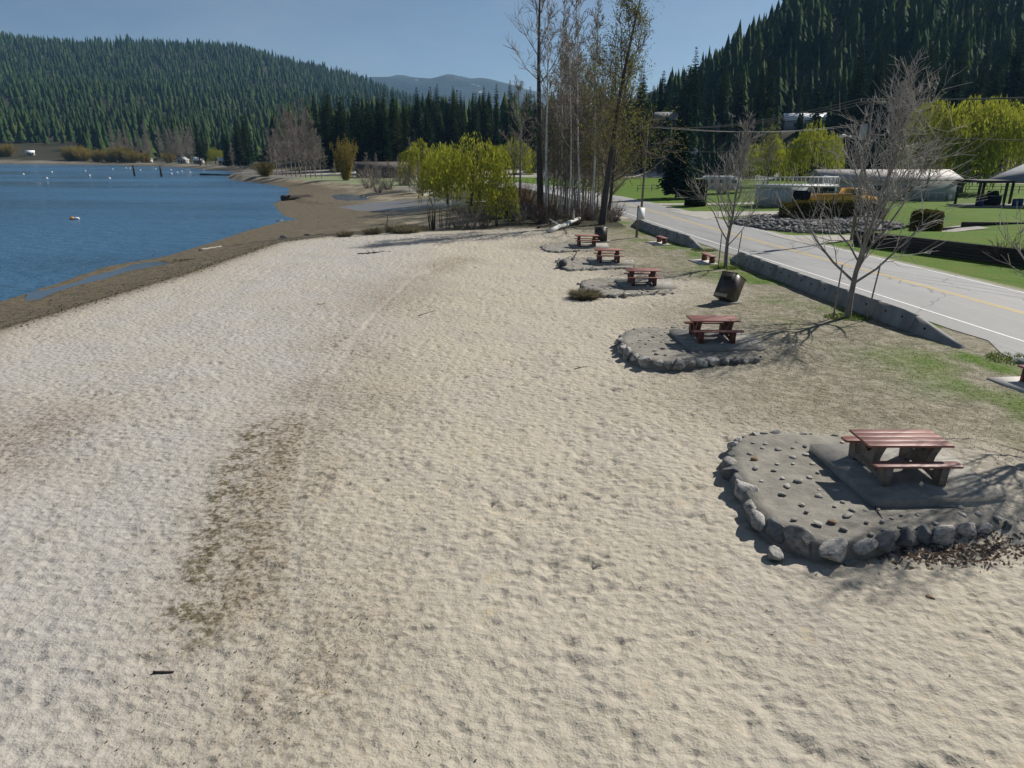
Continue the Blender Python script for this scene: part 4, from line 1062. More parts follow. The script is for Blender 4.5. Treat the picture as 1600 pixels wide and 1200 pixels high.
for k, (u, v, s_) in enumerate([(735, 357, 1.15), (715, 352, .9), (755, 352, 1.0)]):
    plant('grey_shrub', SH_D[k % 2], P(u, v), ['large', 'small', 'middle-sized'][k] + ' bare grey shrub at the edge of the sand below the willow', 'bush', 'bare shrubs at the sand edge', k * 2., s_, ('stems', 'leaves'))
def sapling_clump(x, y, h, n, label, seed):
    g = np.random.default_rng(seed); S = []
    for k in range(n):
        a = g.uniform(0, 6.28); p = np.array([.25 * math.cos(a), .25 * math.sin(a), -.1]); d = np.array([math.cos(a) * .06, math.sin(a) * .06, 1.]); hh = h * g.uniform(.6, 1)
        for i_ in range(6):
            d = d + g.normal(0, .03, 3); q = p + d * hh / 6; S.append((p, q, .06 * (1 - i_ / 6.5), .06 * (1 - (i_ + 1) / 6.5))); 
            if i_ > 1:
                for _ in range(3): e = p + (g.normal(0, .35, 3) + np.array([0, 0, .6])) * h * .12; S.append((p, e, .014, .006))
            p = q
    o = segs(MB(), S, 4).build('sapling_clump', M['bark_dark']); o.location = (x, y, gz(x, y)); tag(o, label, 'sapling')
x, y = P(675, 357); sapling_clump(x, y, 3.4, 9, 'dark multi-stemmed sapling clump at the edge of the sand', 31)
x, y = P(688, 352); sapling_clump(x, y, 2.6, 2, 'thin pair of saplings right of the dark sapling clump', 32)
x, y = P(701, 353); sapling_clump(x, y, 2.4, 3, 'thin saplings between the dark clump and the bare shrubs', 33)
x, y = P(599, 360); sapling_clump(x, y, 2.3, 1, 'single thin stem standing at the edge of the sand', 34)
def grass_tuft(x, y, h, rad, n, label, mat_='dry_grass', seed=1, cat='grass tuft', stick=None):
    g = np.random.default_rng(seed); a = g.uniform(0, 6.28, n); r_ = rad * np.sqrt(g.uniform(0, 1, n)); b0 = np.c_[r_ * np.cos(a), r_ * np.sin(a), np.full(n, -.02)]
    d = np.c_[np.cos(a) * r_ / rad * .9, np.sin(a) * r_ / rad * .9, np.ones(n)] + g.normal(0, .3, (n, 3)); d /= np.linalg.norm(d, axis=1)[:, None]; L = h * g.uniform(.5, 1.1, n)
    sd = np.cross(d, rand_dirs(g, n)); sd /= np.linalg.norm(sd, axis=1)[:, None]; w_ = .018
    m1 = b0 + d * (L * .55)[:, None]; tip = b0 + d * L[:, None] + np.c_[np.cos(a), np.sin(a), -.6 * np.ones(n)] * (L * .22)[:, None]
    V = np.stack([b0 - sd * w_, b0 + sd * w_, m1 + sd * w_ * .8, m1 - sd * w_ * .8, tip], 1).reshape(-1, 3); i_ = np.arange(n)[:, None] * 5
    o = MB().add(V, [i_ + np.array([[0, 1, 2, 3]]), i_ + np.array([[3, 2, 4]])]).build('grass_tuft', M[mat_]); o.location = (x, y, gz(x, y)); tag(o, label, cat); return o
x, y = P(914, 466); grass_tuft(x, y, .6, .5, 1100, 'shaggy dry grass tuft at the tip of the middle platform', seed=5)
for k, (u, v, s_) in enumerate([(583,367,1),(539,371,.8),(640,365,1.2),(655,362,1),(618,362,1.3),(630,366,.9)]):
    x, y = P(u, v, -.1); grass_tuft(x, y, .8 * s_, .6 * s_, 500, ['tall', 'leftmost', 'broad', 'thin', 'largest', 'low'][k] + ' dry grass clump on the rim of the sand before the mudflat', seed=50 + k)

# ------------------------------------------------------------------ willows and other single trees
W1 = willow_meshes('willow_a', 601, 8.6, 4.8, 720, (.25, .7), .15, lobes=9)
W2 = willow_meshes('willow_b', 602, 15.5, 8.6, 1800, (.22, .62), .22, lobes=13)
W3 = willow_meshes('willow_c', 603, 6.0, 2.6, 420, (.3, .6), .13)
x, y = P(737, 322); plant('willow_tree', W1, (x, y), 'large yellow-green weeping willow beyond the end of the beach', 'willow', None, .4, (1.3, 1.2, 1.08))
plant('willow_tree', W1, P(700, 318), 'yellow-green willow left of the large weeping willow', 'willow', None, 2.4, .9)
plant('willow_tree', W3, P(776, 352), 'small bright yellow willow at the sand edge beside the grove', 'willow', None, 1.0, .92)
plant('willow_tree', W3, P(660, 297), 'pale yellow willow crown before the dark conifers', 'willow', None, 2.0, 1.6)
plant('willow_tree', W1, P(690, 288), 'farther pale willow between the shrubs and the conifers', 'willow', None, 3.3, 1.0)
plant('willow_tree', W1, P(803, 277), 'round yellow willow behind the bare tree left of the grove', 'willow', None, 5.0, 1.3)
plant('willow_tree', W2, (75, 122, gz(75, 122)), 'largest weeping willow, behind the metal-roofed building', 'willow', None, .5, (1.18, 1.0, .98))
plant('willow_tree', W1, (57.5, 141, gz(57.5, 141)), 'tall yellow willow behind the deck railing', 'willow', None, 1.4, (1.0, 1.0, 1.45))
plant('willow_tree', W1, (51.0, 146, gz(51, 146)), 'yellow willow left of its taller twin behind the deck', 'willow', None, 4.1, (.85, .85, 1.22))
tall_trunk(611, 9.5, .16, M['bark_grey'], (44.0, 128), 'bare brownish tree left of the yellow willows', None, 20, 3.8, .25, (0, 0), 'bare_tree', 'twig_far', 900, (20, 55))
tall_trunk(612, 7.0, .14, M['bark_grey'], (55.5, 98), 'small bare brown tree in front of the metal-roofed building', None, 20, 3.2, .2, (0, 0), 'bare_tree', 'twig_far', 500, (25, 65))
CF_S = conifer_meshes('spruce', 620, 11.6, 3.3, 620, 9, .10, .35, .8, 'needle_blue')
plant('spruce_tree', CF_S, (25.2, 112), 'single dark blue-green spruce on the grass right of the distant pole', 'spruce', None, .3, 1.0)
# yellow willow scrub beyond the water and at the point
for k, (u, v, s_, lb) in enumerate([(415, 277, .75, 'orange-yellow bush on the point at the edge of the lake'), (541, 283, 1.15, 'tall narrow yellow-green tree beside the far road')]):
    x, y = P(u, v, -.2)
    plant('yellow_shrub', SH_Y[k], (x, y), lb, 'bush', None, k, (s_, s_, s_) if k == 0 else (.72, .72, 1.75), ('stems', 'leaves'))
g = np.random.default_rng(33)
for k in range(22):
    u = g.uniform(95, 235) if k < 16 else g.uniform(-40, 35); y = float(np.interp((u - 800) / FPX * 1.0, [-.75, -.64, -.56, -.49, -.41], [590, 560, 520, 478, 410])) + g.uniform(0, 14); x = (u - 800) / FPX * (y * _c + 2.2)
    plant('yellow_shrub', SH_Y[k % 2], (x, y), 'yellow willow bush along the far lake shore', 'bush', 'yellow bushes on the far shore', g.uniform(0, 6), g.uniform(1.1, 1.9), ('stems', 'leaves'))
plant('yellow_shrub', SH_Y[0], P(264, 254.6), 'small orange bush on the far shore beside the pale bare trees', 'bush', None, 1., 1.3, ('stems', 'leaves'))
plant('willow_tree', W1, P(337, 256), 'yellow-green tree among the dark conifers on the far shore', 'willow', None, 2., 1.2)

# bare deciduous trees
def bare_set(seed, h, limb, n=20, first=.18, r=.16, tr=.032):
    A, Bq, _ = grow_bare(seed, h, r, n, limb, 6, 4, first=first, ang=(14, 48), upward=.32, curve=.14, twig_r=tr, trunk_seg=8)
    t = segs(MB(), A[:8], 6).mesh('bare_trunk'); t.materials.append(M['twig_far'])
    c = segs(segs(MB(), A[8:], 4), Bq, 3).mesh('bare_crown'); c.materials.append(M['twig_far']); return t, c
BT = [bare_set(700 + k, h, l, n) for k, (h, l, n) in enumerate([(17, 4.6, 30), (15, 4.2, 28), (12, 4.4, 26), (19, 4.4, 32)])]
g = np.random.default_rng(44)
for k, (u, v, s_) in enumerate([(425,273,.75),(433,275,.85),(441,274,.95),(448,276,1.0),(456,276,1.05),(463,277,1.1),(470,277,1.0),(478,278,1.05),(486,278,1.0),(494,278,.95),(503,279,.8),(468,272,1.1),(455,271,1.05),(480,271,1.1),(491,273,1.0),(436,270,.85)]):
    x, y = P(u, v, -.1); plant('bare_tree', BT[k % 4], (x, y), 'tall leafless grey-brown tree in the clump on the lake point', 'tree', 'leafless clump on the lake point', g.uniform(0, 6), s_)
for k in range(26):
    u = g.uniform(178, 305); y = float(np.interp((u - 800) / FPX, [-.75, -.64, -.56, -.49, -.41], [590, 560, 520, 478, 410])) + g.uniform(6, 34); x = (u - 800) / FPX * (y * _c + 2.2); plant('bare_tree', BT[k % 4], (x, y), 'leafless tree on the far shore of the lake', 'tree', 'leafless trees on the far shore', g.uniform(0, 6), g.uniform(1.0, 1.45))
for k, (u, v, s_) in enumerate([(590,283,.42),(575,284,.5),(610,285,.45),(640,284,.6),(625,290,.4),(655,302,.38),(640,300,.4),(672,302,.42),(552,279,.4),(524,276,.35),(655,268,1.0),(665,266,.9),(366,262,.7),(740,262,.8),(752,260,.9),(762,262,.8),(725,258,.7)]):
    x, y = P(u, v, -.1); plant('bare_tree', BT[k % 4], (x, y), 'bushy leafless tree in the middle distance before the conifers', 'tree', 'bushy leafless trees in the middle distance', g.uniform(0, 6), (s_, s_, s_ * .85))
for k in range(12):
    u = g.uniform(560, 700); x, y = P(u, g.uniform(284, 304), -.1); plant('brush', SH_D[k % 2] if k % 3 else SH_B[k % 3], (x, y), 'brown brush on the bank behind the mudflat', 'bush', 'brush on the bank behind the mudflat', g.uniform(0, 6), g.uniform(1.3, 2.2), ('stems', 'leaves'))
# brush at the right, over the timber wall
for k, (x, y, s_) in enumerate([(33.6, 42.2, 1.2), (32.6, 44.2, 1.0), (34.6, 40.0, 1.25), (31.6, 45.4, .85), (35.8, 42.6, 1.2), (33.2, 40.8, 1.0)]):
    plant('brush', SH_B[k % 3], (x, y, .1), 'dense brown bush at the right edge beside the timber wall', 'bush', 'brush beside the timber wall', k * 1.1, s_ * 1.1, ('stems', 'leaves'))

# ------------------------------------------------------------------ conifers one can pick out
CF = [conifer_meshes('conifer%d' % k, 800 + k, h, r, nb, 7, b_, dr, pw, mt) for k, (h, r, nb, b_, dr, pw, mt) in enumerate([(24, 3.9, 300, .10, .35, .8, 'needle'), (22, 4.3, 320, .06, .45, .75, 'needle'), (26, 3.5, 300, .14, .3, .85, 'needle_olive'), (20, 3.6, 280, .08, .4, .7, 'needle'), (23, 3.2, 260, .2, .3, .7, 'needle_olive')])]
g = np.random.default_rng(55)
def conifer(x, y, s_, label, group):
    plant('conifer_tree', CF[g.integers(0, 5)], (x, y, gz(x, y) - .2), label, 'conifer', group, g.uniform(0, 6), (s_ * g.uniform(.9, 1.15), s_ * g.uniform(.9, 1.15), s_))
MIDL, MIDG = 'tall dark conifer in the stand behind the bay', 'conifers behind the bay'
for k in range(120):
    u = g.uniform(498, 850); y = g.uniform(232, 330); v_ = (u - 800) / FPX
    if u > 700 and u < 790 and y < 262: y += 40
    x = v_ * (y * _c + 2.1)
    if abs(x - road_x(y)) < 7 and y < 240: continue
    conifer(x, y, g.uniform(.72, 1.08) * (1.0 if u < 830 else .8), MIDL, MIDG)
for k in range(26):
    u = g.uniform(292, 400); y = g.uniform(335, 420); x = (u - 800) / FPX * (y * _c + 2.1)
    if inside(np.array([x]), np.array([y]), DPOLY)[0]: conifer(x, y, g.uniform(.7, 1.15), 'dark conifer on the far lake shore right of the bare trees', 'conifers on the far lake shore')
HOUSES = [(1124, 194, 252, 11), (1041, 202, 240, 8), (1248, 186, 262, 12), (1200, 188, 268, 6)]
cnt = 0
while cnt < 130:
    u = g.uniform(930, 1640); y = 222 - max(0, (u - 965) * .12) + abs(g.normal(0, 1)) * 75; x = (u - 800) / FPX * (y * _c + 2.1)
    if x < 30 and y < 245: continue
    if hills(x, y) < 2: continue
    if any(abs(u - hu) < hw * 3.2 and y < hy + 4 and y > hy - 60 for hu, hv, hy, hw in HOUSES): 
        if g.uniform() < .8: continue
    conifer(x, y, g.uniform(.65, 1.1), 'dark conifer on the shaded hillside above the lawn', 'conifers on the hillside above the lawn'); cnt += 1

cnt = 0
while cnt < 30:
    u = g.uniform(985, 1420); y = 217 - max(0, (u - 965) * .115) + g.uniform(3, 34); x = (u - 800) / FPX * (y * _c + 2.1)
    conifer(x, y, g.uniform(.28, .46), 'young dark conifer on the steep slope below the hillside houses', 'young conifers on the slope below the houses'); cnt += 1
# far woods: no one could count them
def far_forest(name, pts, hs, seed, label, lay=4, spokes=6, wide=1.0):
    g = np.random.default_rng(seed); n = len(pts); zz = ground_z(pts[:, 0], pts[:, 1])
    wd_ = g.uniform(.65, 1.35, n) * wide
    ang = np.arange(2 * spokes) * math.pi / spokes
    Vs = []; Fs = []; per = lay * (2 * spokes + 1)
    for k in range(lay):
        f0 = .06 + .94 * k / lay * .92; f1 = f0 + 1.7 / lay if k < lay - 1 else 1.0; f1 = min(f1, 1.0)
        rad = .175 * (1 - k / lay) ** .85 + .02
        jag = np.where(np.arange(2 * spokes) % 2 == 0, 1.0, .48)[None] * g.uniform(.6, 1.3, (n, 2 * spokes)) * wd_[:, None]
        a = ang[None] + g.uniform(0, 6.28, (n, 1))
        r_ = rad * hs[:, None] * jag
        ring = np.stack([pts[:, :1] + r_ * np.cos(a), pts[:, 1:] + r_ * np.sin(a), zz[:, None] + hs[:, None] * (f0 + g.uniform(-.16, .16, (n, 2 * spokes)) / lay - .05 * (np.arange(2 * spokes) % 2 == 0)[None])], -1)
        tip = np.stack([pts[:, 0] + g.normal(0, .1, n), pts[:, 1], zz + hs * f1], -1)[:, None]
        Vs.append(np.concatenate([ring, tip], 1))
    V = np.concatenate(Vs, 1).reshape(-1, 3)
    m = 2 * spokes; loc = []
    for k in range(lay):
        o_ = k * (m + 1)
        for q in range(m): loc.append((o_ + q, o_ + (q + 1) % m, o_ + m))
    F = (np.arange(n)[:, None, None] * per + np.array(loc)[None]).reshape(-1, 3)
    me = build_mesh(name, V, [F]); at = me.attributes.new('tint', 'FLOAT', 'POINT'); at.data.foreach_set('value', np.repeat(g.uniform(0, 1, n), per).astype(np.float32))
    o = link(name, me, M['far_needle']); tag(o, label, 'forest', None, 'stuff'); return o
m, t, b = new_mat('far_needle'); a_ = t.nodes.new('ShaderNodeAttribute'); a_.attribute_name = 'tint'
cr_ = t.nodes.new('ShaderNodeValToRGB'); e = cr_.color_ramp.elements; e[0].color = (.016, .034, .011, 1); e[1].color = (.046, .068, .018, 1); q = cr_.color_ramp.elements.new(.55); q.color = (.028, .056, .015, 1)
t.links.new(a_.outputs['Fac'], cr_.inputs[0]); t.links.new(cr_.outputs[0], b.inputs['Base Color']); b.inputs['Roughness'].default_value = .9; b.inputs['Specular IOR Level'].default_value = .1
M['far_needle'] = m
g = np.random.default_rng(66)
def scatter(n, az0, az1, y0, y1, f):
    az = g.uniform(az0, az1, n); y = np.sqrt(g.uniform(y0 ** 2, y1 ** 2, n)); p = np.c_[az * y, y]; return p[f(p[:, 0], p[:, 1])]
lp = scatter(12000, -.95, .02, 470, 1950, lambda x, y: inside(x, y, DPOLY) & (hills(x, y) > -1) & (seg_dist(x, y, DPOLY) > 42) & ((y > 660) | (x / y > -.58)))
lp = lp[g.uniform(0, 1, len(lp)) < np.interp(lp[:, 1], [470, 700, 1950], [1, 1, .85])]
far_forest('lakeside_forest', lp, g.uniform(10, 27, len(lp)) * (.8 + .4 * value_noise(lp[:, 0] / 60, lp[:, 1] / 60, 8, 2)), 67, 'conifer forest covering the far hill beyond the lake')
rp = scatter(7500, .02, 1.0, 225, 900, lambda x, y: (hills(x, y) > 12.5) & ((y > 285) | (hills(x, y) > 15)))
hq = g.uniform(15, 25, len(rp))
su = g.uniform(985, 1420, 130); sy = 217 - np.maximum(0, (su - 965) * .115) + g.uniform(3, 36, 130); sx_ = (su - 800) / FPX * (sy * _c + 2.1)
rp = np.vstack([rp, np.c_[sx_, sy]]); hq = np.r_[hq, g.uniform(5, 10, 130)]
near_r = rp[:, 1] < 430
far_forest('hillside_forest', rp[near_r], hq[near_r] * g.uniform(.7, 1.15, near_r.sum()), 68, 'dark conifer forest filling the hillside above the houses', 9, 8)
far_forest('hilltop_forest', rp[~near_r], hq[~near_r] * g.uniform(.7, 1.15, (~near_r).sum()), 70, 'conifer forest on the top of the hill at the right')
mp_ = scatter(900, -.32, .16, 330, 560, lambda x, y: inside(x, y, DPOLY) & (seg_dist(x, y, DPOLY) > 14))
far_forest('valley_forest', mp_, g.uniform(15, 24, len(mp_)), 69, 'conifer wood filling the valley behind the bay')

# ------------------------------------------------------------------ distant mountain
mx = np.linspace(-3000, 2600, 150); my = np.linspace(3300, 5600, 60); MX, MY = np.meshgrid(mx, my)
ridge = np.interp(MX / 4300, [-.7, -.35, -.20, -.09, -.03, .02, .07, .13, .3, .6], [380, 420, 400, 455, 395, 330, 285, 240, 230, 260])
MZ = ridge * sm((MY - 3300) / 1000) * (1 - .2 * sm((MY - 4500) / 1000)) * (1 + .32 * (value_noise(MX / 420, MY / 420, 71, 5) - .5)) - 5
i = np.arange(59)[:, None] * 150 + np.arange(149)[None]
mt_o = MB().add(np.c_[MX.ravel(), MY.ravel(), MZ.ravel()], [np.stack([i, i + 1, i + 151, i + 150], -1).reshape(-1, 4)])
mm = mat('mountain', (.022, .038, .036), (.034, .05, .046), .012, .95, 6.0, .05, lo=.4, hi=.6)
t = mm.node_tree; bs = t.nodes['Principled BSDF']; src = bs.inputs['Base Color'].links[0].from_socket
co = t.nodes.new('ShaderNodeNewGeometry'); nn = t.nodes.new('ShaderNodeTexNoise'); nn.inputs['Scale'].default_value = .0075; nn.inputs['Detail'].default_value = 8; nn.inputs['Roughness'].default_value = .7
t.links.new(co.outputs['Position'], nn.inputs['Vector']); mr = t.nodes.new('ShaderNodeMapRange'); mr.inputs[1].default_value = .62; mr.inputs[2].default_value = .68; t.links.new(nn.outputs['Fac'], mr.inputs[0])
mxx = t.nodes.new('ShaderNodeMixRGB'); mxx.inputs[2].default_value = (.32, .32, .32, 1); t.links.new(mr.outputs[0], mxx.inputs[0]); t.links.new(src, mxx.inputs[1]); t.links.new(mxx.outputs[0], bs.inputs['Base Color'])
o = mt_o.build('mountain', mm, None, True); o['kind'] = 'structure'

# ------------------------------------------------------------------ buildings
def house(name, loc, w_, d_, h_, rise, rz, wall, roof, label, windows=(), doors=(), over=.4, cat='house', gable_front=False, chimney=None):
    """gabled house; front wall faces -y; ridge along x (or along y when gable_front). windows: (face, along, z, w, h)"""
    root = thing(name, loc, label, cat, None, rz)
    b_ = MB(); X_, Y_ = w_ / 2, d_ / 2
    if gable_front:
        pro = [(-X_, -.5), (X_, -.5), (X_, h_), (0, h_ + rise), (-X_, h_)]
        V = [(x, -Y_, z) for x, z in pro] + [(x, Y_, z) for x, z in pro]
    else:
        pro = [(-Y_, -.5), (Y_, -.5), (Y_, h_), (0, h_ + rise), (-Y_, h_)]
        V = [(X_, y, z) for y, z in pro] + [(-X_, y, z) for y, z in pro]
    b_.add(V, [[[0,1,2,3,4],[9,8,7,6,5]], [[k, k + 5, (k + 1) % 5 + 5, (k + 1) % 5] for k in range(5)]])
    b_.build('wall', wall, root)
    rf = MB(); T = .16
    half_ = X_ if gable_front else Y_; ln = (d_ if gable_front else w_) + 2 * over
    sl_ = math.hypot(half_, rise); an = math.atan2(rise, half_); ext = sl_ + over
    for sg in (-1, 1):
        c = (half_ / 2 + over / 2 * math.cos(an)) * sg, h_ + rise / 2 - over / 2 * math.sin(an) + T * .62
        if gable_front: rf.box((c[0], 0, c[1]), (ext, ln, T), 0, 0, an * sg)
        else: rf.box((0, c[0], c[1]), (ln, ext, T), 0, -an * sg, 0)
    r_ = rf.build('roof', roof, root)
    if chimney: MB().box(chimney, (.6, .6, 1.2)).build('chimney', M['grey_siding'], r_)
    for (face, a, z, ww, hh) in windows:
        mb = MB(); fr = MB()
        if face == 'f': mb.box((a, -Y_ - .02, z), (ww, .05, hh)); fr.box((a, -Y_ - .01, z), (ww + .18, .05, hh + .18))
        elif face == 'l': mb.box((-X_ - .02, a, z), (.05, ww, hh)); fr.box((-X_ - .01, a, z), (.05, ww + .18, hh + .18))
        wn_ = fr.build('window', M['white_paint'], root); mb.build('pane', M['dark_glass'], wn_)
    for (face, a, ww, hh, dm) in doors:
        mb = MB()
        if face == 'f': mb.box((a, -Y_ - .02, hh / 2), (ww, .06, hh))
        else: mb.box((-X_ - .02, a, hh / 2), (.06, ww, hh))
        dd = mb.build('door', M[dm], root)
        MB().box((a + ww * .38, -Y_ - .07, hh * .48) if face == 'f' else (-X_ - .07, a + ww * .38, hh * .48), (.08, .05, .08)).build('handle', M['metal_grey'], dd)
    return root
def railing(mb_root, pts, h_, step, name='railing', mat_='white_paint'):
    pts = [np.array(p, float) for p in pts]
    for a, b_ in zip(pts[:-1], pts[1:]):
        L = np.linalg.norm(b_ - a); n_ = max(1, int(round(L / step)))
        MB().path([a + (0, 0, h_), b_ + (0, 0, h_)], .05, 4).build('rail', M[mat_], mb_root)
        MB().path([a + (0, 0, .12), b_ + (0, 0, .12)], .035, 4).build('rail', M[mat_], mb_root)
        for k in range(n_ + 1):
            p = a + (b_ - a) * k / n_; MB().path([p, p + (0, 0, h_)], .045 if k % 3 == 0 else .03, 4).build('baluster', M[mat_], mb_root)
# long metal-roofed hall
xa, ya = P(1287, 312, .55); xb, yb = P(1499, 313, .55); bx, by = (xa + xb) / 2, (ya + yb) / 2; zb = gz(bx, by)
hall = house('long_hall', (bx, by + 3.6, zb), xb - xa, 7.2, 2.75, 1.15, R(-1), M['grey_siding'], M['metal_roof'], 'long grey hall with a pale metal roof beyond the lawn', [('f', -8.3, 1.6, .8, .7), ('f', -6.6, 1.6, .8, .7), ('f', -2, 1.6, 1.2, .9), ('f', 2.2, 1.6, 1.2, .9)], [('f', -4.4, 1.0, 2.05, 'white_paint'), ('f', 4.2, 1.9, 2.0, 'pale_siding')], .45, 'hall')
railing(hall, [(4.6, -4.4, 0), (6.8, -4.4, 0)], 1.1, 1.1)
MB().box((7.9, -3.75, .55), (.45, .35, .6)).build('meter_box', M['white_paint'], hall)
# roof-deck boat shed
x0, y0 = P(1196, 322, .2); sx = 9.6; zb = gz(x0 + 3, y0 + 3)
dk = thing('deck_shed', (x0, y0, zb), 'low pale shed with a white railed deck on its roof', 'shed')
MB().box((3.0, 2.4, 1.05), (5.9, 4.6, 2.7)).build('wall', M['pale_siding'], dk)
MB().box((4.5, 2.4, 2.5), (9.3, 5.0, .2)).build('deck', M['white_paint'], dk)
for k in range(6): MB().box((.35 + k * .5, .085, 1.1), (.46, .04, 2.3)).build('wall_panel', M['pale_siding'], dk)
MB().box((4.55, .085, 1.0), (2.3, .04, 2.0)).build('garage_opening', M['dark_opening'], dk)
for px_ in (6.6, 8.9): MB().box((px_, .3, 1.1), (.14, .14, 2.7)).build('post', M['white_paint'], dk)
MB().box((7.4, 3.2, 1.05), (2.6, 2.6, 2.7)).build('back_wall', M['dark_timber'], dk)
railing(dk, [(-.1, 4.8, 2.6), (-.1, 0, 2.6), (9.1, 0, 2.6), (9.1, 4.8, 2.6)], 1.05, .55)
# shed at the hill's foot
x0, y0 = P(1083, 276); house('garden_shed', (x0, y0, gz(x0, y0) - .2), 3.2, 3.2, 3.6, 1.6, R(-12), M['pale_siding'], M['white_roof'], 'narrow pale shed at the foot of the dark hillside', [('f', .0, 1.9, .7, .7)], [], .25, 'shed', True)
# houses on the hillside
for (u, v, y, wd, gf, wl_, rf_, lb, hh) in [(1124, 199, 252, 10, True, 'pale_siding', 'grey_roof', 'pale gabled house high among the hillside conifers', 3.4), (1036, 205, 240, 6.5, False, 'brown_wall', 'grey_roof', 'small house with a sloping grey roof at the hillside edge', 3.0), (1248, 192, 262, 13, False, 'grey_siding', 'white_roof', 'long house with a white metal roof on the hillside', 3.2), (1201, 193, 268, 6, True, 'brown_wall', 'brown_roof', 'brown gabled cabin left of the white-roofed hillside house', 3.0), (1172, 190, 275, 9, False, 'cream_wall', 'brown_roof', 'cream house with a brown roof between the hillside conifers', 3.0)]:
    Zc = y * _c + 1.5; x = (u - 800) / FPX * Zc; z = gz(x, y) + 1.2
    o = house('hill_house', (x, y, z), wd, 8, hh, 2.2, R(-14), M[wl_], M[rf_], lb, [('f', -wd * .25, 1.7, 1.3, 1.2), ('f', wd * .22, 1.7, 1.3, 1.2), ('l', 0, 1.7, 1.3, 1.2)], [('f', 0, 1.0, 2.1, 'dark_timber')], .5, 'house', gf)
    MB().box((0, 0, -2.6), (wd - .3, 7.7, 4.3)).build('basement', M['dark_timber'], o)
# brown-roofed house across the bay and its neighbours
for (u, v, wd, wl_, rf_, lb, gf, rz_) in [(601, 278, 16, 'brown_wall', 'brown_roof', 'low brown house with a long dark roof across the bay', False, 0.05), (622, 270, 8, 'cream_wall', 'white_roof', 'small pale-roofed house behind the low brown house', False, .2), (722, 262, 9, 'cream_wall', 'grey_roof', 'grey-roofed house behind the large weeping willow', False, -.1), (530, 268, 6, 'cream_wall', 'grey_roof', 'small pale house beside the tall narrow yellow-green tree', True, .1)]:
    x, y = P(u, v, 0); house('bay_house', (x, y + 4, gz(x, y + 4)), wd, 8, 2.6, 1.5, rz_, M[wl_], M[rf_], lb, [('f', -wd * .3, 1.5, 1.4, 1.1), ('f', wd * .05, 1.5, 1.8, 1.2), ('f', wd * .36, 1.5, 1.1, 1.1)], [('f', -wd * .1, 1.0, 2.1, 'white_paint')], .7, 'house', gf)
for k, (u, v, wd, lb) in enumerate([(287, 250, 7, 'white lakeside cabin left of the dark conifers on the far shore'), (312, 253, 7, 'small white cabin at the waterline of the far shore'), (231, 247, 8, 'white cabin behind the pale bare trees of the far shore'), (350, 248, 7, 'pale cabin under the dark conifers of the far shore'), (122, 247, 9, 'white cottage behind the yellow bushes of the far shore'), (50, 248, 8, 'pair of pale walls on the far grassy shore at the left')]):
    y = float(np.interp((u - 800) / FPX, [-.75, -.64, -.56, -.49, -.41], [590, 560, 520, 478, 410])) + (20 if k in (2, 4, 5) else 9); x = (u - 800) / FPX * (y * _c + 2.2); house('shore_cabin', (x, y, gz(x, y)), wd * .72, 5, 2.4, 1.5, .1 * k, M['cream_wall'], M['white_roof' if k != 2 else 'grey_roof'], lb, [('f', -1.6, 1.5, 1.2, 1.1), ('f', 1.6, 1.5, 1.2, 1.1)], [('f', 0, .9, 2.0, 'dark_timber')], .4, 'cabin', k % 2 == 0)

# open picnic shelter at the right edge
x0, y0 = P(1525, 324, .9); zb = gz(x0, y0) - .02
sh = thing('picnic_shelter', (x0, y0, zb), 'open dark timber picnic shelter with a grey roof at the right edge', 'shelter')
MB().box((5.2, 2.0, .03), (11.6, 5.4, .14)).build('floor_slab', M['concrete'], sh)
for px_, py_ in ((0, 0), (3.0, 0), (6.4, 0), (0, 4), (3.0, 4), (6.4, 4), (10.2, 0), (10.2, 4)): MB().box((px_, py_, 1.35), (.22, .22, 2.6)).build('post', M['dark_timber'], sh)
for py_ in (0, 4): MB().box((5.2, py_, 2.76), (11.2, .2, .26)).build('beam', M['dark_timber'], sh)
rf = MB(); an = math.atan2(1.9, 4.3)
for sg in (-1, 1): rf.box((8.3 + 2.3 * sg, 2.0, 3.72), (4.95, 6.0, .14), 0, 0, an * sg)
rf.build('roof', M['grey_roof'], sh)
MB().extrude_yz([(0,0)]*0 + [(-.0,2.86),(4.0,2.86),(4.0,2.9),(0,2.9)], .2, 6.2).build('tie', M['dark_timber'], sh)
st = thing('barbecue', (x0 + 2.7, y0 + 1.6, zb + .1), 'black covered barbecue standing under the shelter', 'barbecue')
MB().box((0, 0, .55), (1.7, .7, 1.0)).build('cabinet', M['dark_opening'], st); MB().box((0, .1, 1.35), (1.2, .6, .55), taper=.8).build('hood', M['dark_opening'], st); MB().box((.2, -.1, 1.08), (1.5, .8, .05)).build('shelf', M['metal_grey'], st)
for k, (dx, dy) in enumerate([(.7, .5), (4.6, .4), (5.4, .8)]):
    o = MB().path([(0,0,0),(0,0,.08),(0,0,.7),(0,0,.8)], [.27,.32,.32,.27], 12).build('blue_drum', M['blue_plastic']); o.location = (x0 + dx, y0 + dy, zb + .1); tag(o, ['dark blue drum by the left post of the shelter', 'dark blue drum right of the barbecue under the shelter', 'rightmost dark blue drum under the shelter'][k], 'drum')

